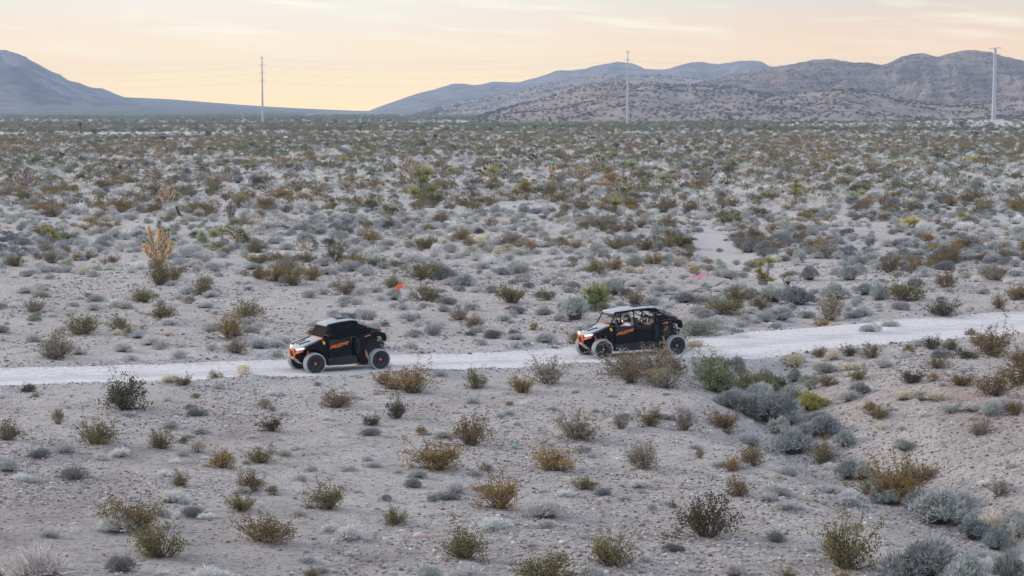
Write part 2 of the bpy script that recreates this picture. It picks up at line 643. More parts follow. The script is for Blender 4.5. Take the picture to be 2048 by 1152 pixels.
M_ground = ground_mat()
M_road = road_mat()
M_leaf = foliage_mat("shrub_leaves")
M_twig = foliage_mat("pale_twigs", trans=0.05, var=0.5)
M_stem = simple("woody_stem", (0.105, 0.088, 0.075), 0.9)
M_deadwood = simple("weathered_wood", (0.30, 0.29, 0.28), 0.9, scale=8)
M_trunk = simple("shade_toned_trunk", (0.13, 0.11, 0.095), 0.9, scale=6)  # dark tone stands in for shadow in the gaps of the shag
M_darkwood = simple("charred_wood", (0.055, 0.05, 0.05), 0.9, scale=8)
M_shag = foliage_mat("dry_leaf_skirt", trans=0.0, var=0.6)
M_blade = foliage_mat("yucca_blades", 0.55, 0.1, 0.4)
M_rock = foliage_mat("stone", 0.95, 0.0, 0.25)

# ------------------------------------------------------------------ ground sheet
def ground():
    az_f = np.linspace(-0.33, 0.33, 620)
    az_c = np.linspace(0.33, PI, 26)[1:]
    az = np.concatenate([-az_c[::-1], az_f, az_c])
    rr = np.concatenate([[0.5, 8, 20, 32], np.geomspace(38, 135, 330), np.geomspace(135, 1400, 200)[1:], np.geomspace(1400, 6200, 50)[1:]])
    A, Q = np.meshgrid(az, rr)
    x, y = np.sin(A) * Q, np.cos(A) * Q
    z = height(x, y)
    z = np.where(Q < 30, z - 0.0, z)
    na, nr = len(az), len(rr)
    v = np.stack([x, y, z], -1).reshape(-1, 3)
    i, j = np.meshgrid(np.arange(nr - 1), np.arange(na - 1), indexing="ij")
    a = (i * na + j).ravel()
    f = np.stack([a, a + 1, a + na + 1, a + na], -1)[:, ::-1]
    me = np_mesh("ground", v, f, [M_ground], None, True)
    X, Y = v[:, 0], v[:, 1]
    px, py, fz = project(X, Y, v[:, 2])
    vis = fz > 1

    def blob(cx, cy, sx, sy):
        c = flat(cx, cy)
        s_ = c.y * c.y / (HCAM * FPX)
        return np.exp(-(((X - c.x) / (sx * c.y / FPX)) ** 2) - (((Y - c.y) / (sy * s_)) ** 2))
    red = np.clip(blob(1960, 830, 90, 45) + blob(2010, 850, 60, 40) + 0.5 * blob(1700, 790, 80, 30) + 0.8 * blob(1760, 258, 70, 4), 0, 1)
    red = red * (0.6 + 0.6 * fbm(X / 2.0, Y / 2.0, 3, 3))
    dark = np.clip(0.75 * smooth(450, 1000, np.hypot(X, Y)) + 0.55 * smooth(0.05, 0.45, fbm(X / 3, Y / 5, 3, 66)) + 1.2 * blob(90, 1010, 170, 100) + 0.5 * blob(900, 1160, 900, 80) + 0.6 * blob(430, 900, 240, 50) + 0.5 * blob(620, 1120, 300, 50) + 0.55 * blob(1120, 445, 50, 9), 0, 1) * (0.55 + 0.7 * fbm(X / 1.1, Y / 1.1, 3, 8))
    dw, sw, pw = polydist(X, Y, WASH)
    dr, sr, pr = polydist(X, Y, ROAD)
    silt = 0.8 * np.exp(-(dw / 2.2) ** 2) * (pw < 5.2) + 1.15 * np.exp(-(dr / 4.0) ** 2) + 0.5 * np.exp(-(dr / 7) ** 2) + 0.35 * smooth(0.1, 0.5, fbm(X / 4, Y / 6, 3, 55))
    silt = np.clip(silt + 0.6 * np.exp(-(((Y - 798 - 0.06 * X) / 16) ** 2)) * smooth(60, -20, X) * smooth(-0.25, 0.25, fbm(X / 45, Y * 0, 2, 93)) + 0.3 * np.exp(-(((Y - 1150 + 0.1 * X) / 45) ** 2)) * smooth(90, 160, X), 0, 1)
    col = np.stack([np.clip(red, 0, 1), np.clip(dark, 0, 1), silt, np.ones_like(silt)], -1).astype(np.float32)
    ca = me.color_attributes.new("patch", "FLOAT_COLOR", "POINT")
    ca.data.foreach_set("color", col.ravel())
    o = link("ground", me)
    tag(o, kind="structure")


def road():
    # resample the centre line
    pts = np.array([(p.x, p.y) for p in ROAD])
    seg = np.hypot(*np.diff(pts, axis=0).T)
    s = np.concatenate([[0], np.cumsum(seg)])
    q = np.arange(0, s[-1], 0.35)
    cx, cy = np.interp(q, s, pts[:, 0]), np.interp(q, s, pts[:, 1])
    k = np.ones(15) / 15
    cx = np.convolve(np.pad(cx, 7, "edge"), k, "valid")
    cy = np.convolve(np.pad(cy, 7, "edge"), k, "valid")
    w = np.interp(q, s, ROADW)
    tx, ty = np.gradient(cx), np.gradient(cy)
    l = np.hypot(tx, ty)
    nx, ny = -ty / l, tx / l
    u = np.linspace(-1, 1, 33)
    W, Uu = np.meshgrid(w + 0.8, u, indexing="ij")
    x = cx[:, None] + nx[:, None] * W * Uu
    y = cy[:, None] + ny[:, None] * W * Uu
    rut = 0.035 * (np.exp(-((np.abs(Uu * W) - 0.8) / 0.25) ** 2))
    z = height(x, y, False) - 0.045 - rut + 0.012 * fbm(x / 0.5, y / 0.5, 2, 61)
    v = np.stack([x, y, z], -1).reshape(-1, 3)
    nr, na = x.shape
    i, j = np.meshgrid(np.arange(nr - 1), np.arange(na - 1), indexing="ij")
    a = (i * na + j).ravel()
    f = np.stack([a, a + 1, a + na + 1, a + na], -1)[:, ::-1]
    me = np_mesh("dirt_road", v, f, [M_road], None, True)
    me.attributes.new("across", "FLOAT", "POINT").data.foreach_set("value", Uu.ravel().astype(np.float32))
    tag(link("dirt_road", me), kind="structure")


# ------------------------------------------------------------------ hills
HILLS = {}


def hill(name, sil, df, dr, mat, seed, rough=1.0, pw_=1.25, gul=60.0, lab=None):
    """a ridge: crest line given as (column,row), crest dr metres off, foot df metres off"""
    px = np.array([p[0] for p in sil], float)
    py = np.array([p[1] for p in sil], float)
    n = int((px[-1] - px[0]) / 3.2)
    c = np.linspace(px[0], px[-1], n)
    row = np.interp(c, px, py)
    kk = np.hanning(9)
    row = np.convolve(np.pad(row, 4, "edge"), kk / kk.sum(), "valid")
    tanaz = (c - 1024) / FPX
    t = np.concatenate([np.linspace(0, 1, 90), np.linspace(1, 1.25, 12)[1:]])
    fd = df(c) if callable(df) else np.full(n, df)
    cd = dr(c) if callable(dr) else np.full(n, dr)
    crest_n = 0.16 * (cd - fd) * fbm(c / 120, c * 0 + seed, 3, seed + 4)
    cd = cd + crest_n
    zr = HCAM + (HOR - row) / FPX * cd
    T, C = np.meshgrid(t, np.arange(n), indexing="ij")
    D = fd[C] + (cd[C] - fd[C]) * T
    x, y = tanaz[C] * D, D
    up = np.clip(T, 0, 1)
    prof = np.where(T <= 1, 0.35 * up + 0.65 * up ** pw_ * (1.0), 1 - ((T - 1) / 0.25) ** 1.6 * 1.05)
    zr_ = zr[C]
    # gullies run down the slope: noise stretched along the view line, bent by a coarser one
    wx = x + gul * 1.2 * fbm(x / (gul * 3), y / (gul * 3), 3, seed + 9)
    g = 1 - np.abs(fbm(wx / gul, y / (gul * 3.2), 5, seed, 0.55)) * 2.2
    g2 = fbm(x / (gul * 2.2), y / (gul * 2.2), 4, seed + 30)
    env = np.clip(T, 0, 1) * np.clip(1.02 - T, 0, 1) * 4
    z = zr_ * prof + env * rough * (0.17 * g2 + 0.12 * (g - 0.5)) * np.clip(zr_, 0, 400)
    z = z + np.clip(T * 3, 0, 1) * 0.012 * np.clip(zr_, 5, 400) * fbm(x / (gul * 0.16), y / (gul * 0.16), 3, seed + 50) * rough
    # nothing on the slope may climb over its own crest line
    lim = HCAM + (HOR - row[C]) / FPX * D
    z = np.where(T < 0.97, np.minimum(z, lim - 0.004 * D * (1 - up) - 0.2), z)
    z = z - 3.0 * (T < 0.001) - 1.0 * (1 - smooth(0, 0.05, T))
    v = np.stack([x, y, z], -1).reshape(-1, 3)
    i, j = np.meshgrid(np.arange(len(t) - 1), np.arange(n - 1), indexing="ij")
    a = (i * n + j).ravel()
    f = np.stack([a, a + 1, a + n + 1, a + n], -1)
    o = link(name, np_mesh(name, v, f, [mat], None, True))
    tag(o, kind="structure")
    HILLS[seed] = (x, y, z, T)
    return o


def hills():
    m_far = hill_mat("far_rock", (0.17, 0.16, 0.16), (0.27, 0.245, 0.24), (0.09, 0.085, 0.09), 0.011)
    m_dark = hill_mat("dark_rock_painted_clefts", (0.09, 0.085, 0.085), (0.24, 0.22, 0.21), (0.018, 0.018, 0.02), 0.013)  # dark clefts in the colour stand in for relief shading on unlit slopes
    m_fan = hill_mat("fan_scrub", (0.13, 0.14, 0.125), (0.20, 0.20, 0.18), (0.08, 0.085, 0.075), 0.01, dots=0.5, dotscale=0.05)
    m_mid = hill_mat("mid_hills", (0.26, 0.225, 0.208), (0.37, 0.32, 0.295), (0.13, 0.115, 0.107), 0.012, dots=0.75, dotscale=0.11)
    m_near = hill_mat("near_hills", (0.34, 0.285, 0.255), (0.48, 0.405, 0.36), (0.18, 0.15, 0.133), 0.03, dots=0.35, dotscale=0.2)
    m_rock = hill_mat("banded_rock", (0.18, 0.15, 0.135), (0.29, 0.24, 0.215), (0.08, 0.069, 0.064), 0.02, rock=0.35, dots=0.7, dotscale=0.13)
    hill("far_mountain", [(-420, 180), (-250, 150), (-100, 112), (0, 106), (22, 105), (45, 112), (75, 127), (100, 140), (130, 153), (142, 162),
                          (165, 167), (180, 174), (212, 178), (232, 187), (255, 195), (330, 206), (420, 222), (500, 232)],
         3300, 4700, m_dark, 101, 2.6, 1.2, 130)
    hill("foothill", [(-420, 160), (-200, 165), (-60, 176), (0, 184), (50, 199), (95, 216), (150, 233), (200, 240)], 2700, 3300, m_far, 111, 0.8, 1.2, 70)
    hill("alluvial_slope", [(-500, 190), (100, 190), (230, 193), (262, 195), (310, 197), (350, 199), (400, 203), (450, 207), (527, 212.5), (600, 216.5),
                            (700, 221), (760, 222.5), (900, 225), (1100, 228)], 2400, 5200, m_fan, 121, 0.15, 1.5, 200)
    hill("far_ridge", [(660, 232), (735, 223), (760, 213), (800, 199), (822, 191), (870, 178), (905, 168), (925, 168), (945, 171), (962, 171), (985, 164),
                       (1010, 166), (1040, 165), (1080, 154), (1120, 141), (1140, 143), (1165, 139), (1200, 131), (1232, 126), (1262, 128), (1290, 139),
                       (1330, 140), (1360, 131), (1390, 124), (1420, 127), (1440, 128), (1470, 124), (1500, 121), (1520, 123), (1535, 133), (1580, 145), (1700, 180)],
         3500, 4700, m_far, 131, 1.8, 1.15, 110)
    hill("middle_ridge", [(800, 238), (860, 219), (900, 208), (960, 197), (1010, 190), (1060, 178), (1100, 168), (1140, 158), (1200, 151), (1290, 150), (1380, 155),
                          (1450, 158), (1560, 168)], 2500, 3200, m_mid, 141, 1.6, 1.1, 80)
    hill("pale_hill", [(900, 246), (940, 236), (970, 227), (1020, 213), (1080, 199), (1120, 185), (1160, 173), (1200, 167), (1240, 163), (1300, 163), (1360, 168),
                       (1420, 169), (1480, 176), (1560, 192), (1680, 215), (1800, 238)], 1330, 2000, m_near, 151, 1.5, 0.95, 50)
    hill("right_ridge", [(1330, 185), (1380, 168), (1450, 151), (1500, 142), (1550, 132), (1600, 124), (1640, 117), (1665, 119), (1710, 128), (1735, 128), (1762, 131),
                         (1800, 115), (1828, 107), (1850, 110), (1868, 116), (1900, 108), (1930, 99), (1960, 104), (2000, 112), (2048, 123), (2140, 118), (2260, 150), (2500, 190)],
         1900, 2900, m_rock, 161, 2.1, 1.1, 75)
    hill("low_pink_hill", [(1280, 248), (1350, 232), (1450, 208), (1550, 193), (1640, 182), (1700, 178), (1760, 186), (1830, 203), (1900, 209), (1980, 203),
                           (2060, 192), (2200, 175), (2450, 200)], 1290, 1780, m_near, 171, 1.6, 1.0, 42)


# ------------------------------------------------------------------ plant shapes
def unit(v):
    return v / np.maximum(np.linalg.norm(v, axis=-1, keepdims=True), 1e-9)


def slivers(base, dirs, length, width, r_, nrm=None):
    """thin triangles from base along dirs"""
    n = len(base)
    side = unit(np.cross(dirs, r_.normal(size=(n, 3))))
    w = np.broadcast_to(np.asarray(width, float), (n,))[:, None] * side * 0.5
    l = np.broadcast_to(np.asarray(length, float), (n,))[:, None] * dirs
    v = np.stack([base - w, base + w, base + l], 1).reshape(-1, 3)
    f = np.arange(3 * n).reshape(-1, 3)
    return v, f


def quads(c, size, r_, up=0.0):
    n = len(c)
    a = unit(r_.normal(size=(n, 3)))
    nn = unit(r_.normal(size=(n, 3)) + np.array([0, 0, up]))
    a = unit(np.cross(nn, a))
    b = np.cross(nn, a)
    s_ = np.broadcast_to(np.asarray(size, float), (n,))[:, None] * 0.5
    v = np.stack([c - a * s_ - b * s_ * 0.55, c + a * s_ - b * s_ * 0.55, c + a * s_ * 0.7 + b * s_ * 0.55, c - a * s_ * 0.7 + b * s_ * 0.55], 1).reshape(-1, 3)
    f0 = np.arange(4 * n).reshape(-1, 4)
    f = np.concatenate([f0[:, [0, 1, 2]], f0[:, [0, 2, 3]]])
    return v, f


def merge(parts):
    vs_, fs, ms, o = [], [], [], 0
    for v, f, m in parts:
        vs_.append(v)
        fs.append(f + o)
        ms.append(np.full(len(f), m))
        o += len(v)
    return np.concatenate(vs_), np.concatenate(fs), np.concatenate(ms)


def stems(dirs, lens, r0, r_, bend=0.15, nseg=3, base_spread=0.06):
    """three sided tapering stems from the root; returns verts, tris, tips, and per stem point samples"""
    n = len(dirs)
    base = r_.normal(size=(n, 3)) * base_spread
    base[:, 2] = -0.03
    pts = [base]
    bv = r_.normal(size=(n, 3)) * bend
    for k in range(1, nseg + 1):
        t = k / nseg
        p = base + dirs * (lens * t)[:, None] + bv * (lens * t * t)[:, None] + np.array([0, 0, 1]) * (lens * 0.18 * t * t)[:, None]
        pts.append(p)
    P = np.stack(pts, 1)                                   # n, nseg+1, 3
    rad = r0 * (1 - np.linspace(0, 0.8, nseg + 1))
    a = unit(np.cross(dirs, np.array([0.3, 0.2, 1.0])))
    b = np.cross(dirs, a)
    V = []
    for k in range(nseg + 1):
        for q in range(3):
            th = 2 * PI * q / 3
            V.append(P[:, k] + (a * math.cos(th) + b * math.sin(th)) * rad[k])
    V = np.stack(V, 1)                                     # n, 3*(nseg+1), 3
    loc = []
    for k in range(nseg):
        for q in range(3):
            q2 = (q + 1) % 3
            A, B, C, D_ = 3 * k + q, 3 * k + q2, 3 * k + 3 + q2, 3 * k + 3 + q
            loc += [(A, B, C), (A, C, D_)]
    loc = np.array(loc)
    F = (loc[None] + (np.arange(n) * 3 * (nseg + 1))[:, None, None]).reshape(-1, 3)
    return V.reshape(-1, 3), F, P


def dome_dirs(n, r_, minz=0.15, maxz=1.0):
    z = r_.uniform(minz, maxz, n)
    a = r_.uniform(0, 2 * PI, n)
    s_ = np.sqrt(1 - z * z)
    return np.stack([s_ * np.cos(a), s_ * np.sin(a), z], -1)


def creosote(seed, lod=0):
    """open bush of upward fanning stems with small leaf clumps: about 1 m wide, 0.75 m tall. Returns (stem mesh data, leaf mesh data)"""
    r_ = np.random.default_rng(seed)
    ns = (50, 26, 10)[lod]
    d = dome_dirs(ns, r_, 0.28, 0.98)
    lop = unit(r_.normal(size=3)) * 0.25
    d = unit(d + lop * np.array([1, 1, 0]))
    ln = r_.uniform(0.34, 0.66, ns) * (1 - 0.12 * d[:, 2])
    V, F, P = stems(d, ln, (0.012, 0.014, 0.02)[lod], r_, 0.22, (3, 2, 1)[lod])
    parts_s = [(V, F, 0)]
    # side twigs
    nt = (5, 3, 0)[lod]
    tips = [P[:, -1]]
    if nt:
        rep = np.repeat(np.arange(ns), nt)
        t = r_.uniform(0.4, 0.95, len(rep))
        bp = P[rep, 0] + (P[rep, -1] - P[rep, 0]) * t[:, None]
        td = unit(d[rep] + r_.normal(size=(len(rep), 3)) * 0.65 + [0, 0, 0.25])
        tl = r_.uniform(0.08, 0.2, len(rep))
        sv, sf = slivers(bp, td, tl, 0.010, r_)
        parts_s.append((sv, sf, 0))
        tips.append(bp + td * (tl * 0.9)[:, None])
    tips = np.concatenate(tips)
    keep = r_.random(len(tips)) < 0.88
    tips = tips[keep]
    per = (9, 4, 3)[lod]
    c = np.repeat(tips, per, 0) + r_.normal(size=(len(tips) * per, 3)) * np.array([0.045, 0.045, 0.035]) * (1, 1.25, 2.0)[lod]
    if lod:
        # seen from afar the crown closes up: fill it out
        nf = (0, 420, 110)[lod]
        dd_ = dome_dirs(nf, r_, 0.0, 1.0)
        lobe = dome_dirs(5, r_, 0.2, 0.9)[r_.integers(0, 5, nf)] * [0.16, 0.16, 0.10]
        q = lobe + dd_ * np.array([0.38, 0.38, 0.40]) * (r_.uniform(0.35, 1, nf) ** 0.5)[:, None] + [0, 0, 0.12]
        c = np.concatenate([c, q])
    c[:, 2] = np.maximum(c[:, 2], 0.03)
    lv, lf = quads(c, r_.uniform(0.020, 0.045, len(c)) * (1, 1.55, 2.9)[lod], r_, 0.4)
    return merge(parts_s), (lv, lf, np.zeros(len(lf)))


def mound(seed, lod=0, tall=0.5, loose=0.0):
    """dense rounded shrub of fine pale twigs, about 1 m wide"""
    r_ = np.random.default_rng(seed)
    n = (1500, 520, 90)[lod]
    lob = dome_dirs(7, r_, 0.1, 0.9) * np.array([0.22, 0.22, tall * 0.28])
    k = r_.integers(0, 7, n)
    d = dome_dirs(n, r_, 0.02, 1.0)
    rad = r_.uniform(0.55, 1.0, n) ** 0.6
    ell = np.array([0.31, 0.31, tall * 0.62])
    c = lob[k] * [1, 1, 1] + d * ell * rad[:, None] * (0.8 + 0.35 * r_.random(7)[k])[:, None]
    c[:, 2] = np.abs(c[:, 2]) * 0.95
    dd = unit(d * [1, 1, 0.8] + r_.normal(size=(n, 3)) * (0.35 + loose) + [0, 0, 0.35])
    ln = r_.uniform(0.05, 0.14, n) * (1 + 0.9 * (r_.random(n) < 0.15)) * (1, 1.3, 2.2)[lod]
    sv, sf = slivers(c, dd, ln, r_.uniform(0.012, 0.028, n) * (1, 1.7, 3.6)[lod], r_)
    parts = [(sv, sf, 0)]
    if lod < 2:
        m = (300, 90)[lod]
        d2 = dome_dirs(m, r_, 0.05, 0.95)
        sv, sf = slivers(r_.normal(size=(m, 3)) * [0.08, 0.08, 0.01], d2 * 1.0, r_.uniform(0.25, 0.42, m), 0.012, r_)
        parts.append((sv, sf, 1))
    return merge(parts)


def sage(seed, lod=0):
    """bigger bluish shrub with several upright lobes"""
    r_ = np.random.default_rng(seed)
    nl = 11
    nl = 15
    rad = r_.uniform(0.02, 0.36, nl)
    th = r_.uniform(0, 2 * PI, nl)
    lobes = np.stack([rad * np.cos(th), rad * np.sin(th), (0.44 - rad * 0.85) * r_.uniform(0.45, 1.05, nl) + 0.05], -1)
    n = (2600, 900, 140)[lod]
    k = r_.integers(0, nl, n)
    d = dome_dirs(n, r_, -0.3, 1.0)
    s_ = (0.11 + 0.10 * r_.random(nl))[k]
    c = lobes[k] + d * s_[:, None] * (r_.uniform(0.5, 1, n) ** 0.5)[:, None]
    c[:, 2] = np.abs(c[:, 2])
    dd = unit(d + r_.normal(size=(n, 3)) * 0.5 + [0, 0, 0.6])
    sv, sf = slivers(c, dd, r_.uniform(0.04, 0.12, n) * (1 + 0.9 * (r_.random(n) < 0.12)) * (1, 1.3, 2.2)[lod], r_.uniform(0.014, 0.03, n) * (1, 1.6, 3)[lod], r_)
    parts = [(sv, sf, 0)]
    m = (260, 80, 10)[lod]
    kk = r_.integers(0, nl, m)
    e = lobes[kk] + r_.normal(size=(m, 3)) * 0.07
    sv, sf = slivers(r_.normal(size=(m, 3)) * [0.05, 0.05, 0.01], unit(e), np.linalg.norm(e, axis=1), 0.016, r_)
    parts.append((sv, sf, 1))
    return merge(parts)


def tuft(seed, n=160):
    r_ = np.random.default_rng(seed)
    d = dome_dirs(n, r_, 0.35, 1.0)
    sv, sf = slivers(r_.normal(size=(n, 3)) * [0.09, 0.09, 0.005], d, r_.uniform(0.2, 0.55, n), 0.014, r_)
    return merge([(sv, sf, 0)])


def rock_shape(seed, sub=1):
    r_ = random.Random(seed)
    bm = bmesh.new()
    bmesh.ops.create_icosphere(bm, subdivisions=sub, radius=0.5)
    sx, sy, sz = r_.uniform(0.8, 1.15), r_.uniform(0.65, 1.0), r_.uniform(0.4, 0.7)
    for v in bm.verts:
        k = r_.uniform(0.78, 1.15)
        v.co = Vector((v.co.x * sx * k, v.co.y * sy * k, v.co.z * sz * k))
    bm.verts.ensure_lookup_table()
    v = np.array([tuple(q.co) for q in bm.verts])
    f = np.array([[q.index for q in fc.verts] for fc in bm.faces])
    bm.free()
    return v, f, np.zeros(len(f))


def shape_mesh(name, data, mats, sm=False):
    v, f, m = data
    return np_mesh(name, v, f, mats, m, sm)


# ------------------------------------------------------------------ instanced mass
def proto_obj(name, me):
    return bpy.data.objects.new(name, me)      # mesh carrier for the scattered masses


def mass(name, protos, pts, rot, scl, idx, tint, label, cat):
    me = bpy.data.meshes.new(name)
    me.vertices.add(len(pts))
    me.vertices.foreach_set("co", np.asarray(pts, np.float32).ravel())
    a = me.attributes.new("rz", "FLOAT", "POINT"); a.data.foreach_set("value", np.asarray(rot, np.float32))
    a = me.attributes.new("sc", "FLOAT_VECTOR", "POINT"); a.data.foreach_set("vector", np.asarray(scl, np.float32).ravel())
    a = me.attributes.new("ix", "INT", "POINT"); a.data.foreach_set("value", np.asarray(idx, np.int32))
    a = me.attributes.new("tint", "FLOAT_VECTOR", "POINT"); a.data.foreach_set("vector", np.asarray(tint, np.float32).ravel())
    o = link(name, me)
    ng = bpy.data.node_groups.new(name + "_nodes", "GeometryNodeTree")
    ng.interface.new_socket("Geometry", in_out="INPUT", socket_type="NodeSocketGeometry")
    ng.interface.new_socket("Geometry", in_out="OUTPUT", socket_type="NodeSocketGeometry")
    gi, go = ng.nodes.new("NodeGroupInput"), ng.nodes.new("NodeGroupOutput")
    iop = ng.nodes.new("GeometryNodeInstanceOnPoints")
    ng.links.new(gi.outputs[0], iop.inputs["Points"])
    jn = ng.nodes.new("GeometryNodeJoinGeometry")
    for p in protos:
        oi = ng.nodes.new("GeometryNodeObjectInfo")
        oi.inputs["Object"].default_value = p
        oi.inputs["As Instance"].default_value = True
        ng.links.new(oi.outputs["Geometry"], jn.inputs[0])
    ng.links.new(jn.outputs[0], iop.inputs["Instance"])
    iop.inputs["Pick Instance"].default_value = True

    def attr(nm, dt):
        n = ng.nodes.new("GeometryNodeInputNamedAttribute")
        n.data_type = dt
        n.inputs["Name"].default_value = nm
        return n.outputs[0]
    ng.links.new(attr("ix", "INT"), iop.inputs["Instance Index"])
    cr = ng.nodes.new("ShaderNodeCombineXYZ")
    ng.links.new(attr("rz", "FLOAT"), cr.inputs[2])
    ng.links.new(cr.outputs[0], iop.inputs["Rotation"])
    ng.links.new(attr("sc", "FLOAT_VECTOR"), iop.inputs["Scale"])
    ng.links.new(iop.outputs[0], go.inputs[0])
    md = o.modifiers.new("scatter", "NODES")
    md.node_group = ng
    tag(o, label, cat, kind="stuff")
    return o

# ------------------------------------------------------------------ prototypes
def make_protos():
    P = {}
    P["creo"] = [[creosote(100 + 10 * l + k, l) for k in range((7, 6, 5)[l])] for l in range(3)]
    P["mound"] = [[mound(200 + 10 * l + k, l, 0.5 + 0.05 * (k % 3)) for k in range((5, 5, 4)[l])] for l in range(3)]
    P["sage"] = [[sage(300 + 10 * l + k, l) for k in range((4, 4, 3)[l])] for l in range(3)]
    P["tuft"] = [tuft(400 + k) for k in range(4)]
    P["rock"] = [rock_shape(500 + k, 2) for k in range(8)]
    P["gravel"] = [rock_shape(600 + k, 1) for k in range(6)]
    return P


PR = make_protos()
ME = {}
for l in range(3):
    ME["creo", l] = []
    ME["creo_s", l] = []
    ME["creo_l", l] = []
    for k, (s_, lf) in enumerate(PR["creo"][l]):
        ME["creo", l].append(shape_mesh("creosote_bush", merge([s_, (lf[0], lf[1], 1)]) if False else (np.concatenate([s_[0], lf[0]]), np.concatenate([s_[1], lf[1] + len(s_[0])]), np.concatenate([s_[2], np.ones(len(lf[1]))])), [M_stem, M_leaf]))
        if l == 0:
            ME["creo_s", l].append(shape_mesh("stems", s_, [M_stem]))
            ME["creo_l", l].append(shape_mesh("leaves", lf, [M_leaf]))
    ME["mound", l] = [shape_mesh("bursage_bush", d, [M_twig, M_stem]) for d in PR["mound"][l]]
    ME["sage", l] = [shape_mesh("sagebrush", d, [M_twig, M_stem]) for d in PR["sage"][l]]
ME["tuft"] = [shape_mesh("grass_tuft", d, [M_twig]) for d in PR["tuft"]]
ME["rock"] = [shape_mesh("stone", d, [M_rock], False) for d in PR["rock"]]
ME["gravel"] = [shape_mesh("pebble", d, [M_rock], False) for d in PR["gravel"]]

T_OL, T_BR, T_OR, T_DK, T_PA, T_GR, T_YG = "olive", "brown", "rusty orange", "dark olive", "pale grey-brown", "green", "yellow-green"
TINT = {
    T_OL: (0.175, 0.150, 0.055), T_BR: (0.205, 0.148, 0.072), T_OR: (0.290, 0.185, 0.064), T_DK: (0.075, 0.068, 0.034),
    T_PA: (0.270, 0.230, 0.175), T_GR: (0.150, 0.180, 0.078), T_YG: (0.380, 0.340, 0.090),
    "pale grey": (0.64, 0.64, 0.62), "blue-grey": (0.36, 0.385, 0.39), "mid grey": (0.46, 0.465, 0.46), "dark grey": (0.22, 0.23, 0.235),
    "straw": (0.64, 0.57, 0.45), "grey-green": (0.36, 0.38, 0.32), "pinkish grey": (0.56, 0.51, 0.49),
    "sage": (0.40, 0.43, 0.41), "dark sage": (0.26, 0.285, 0.285), "silvery": (0.46, 0.485, 0.48),
}
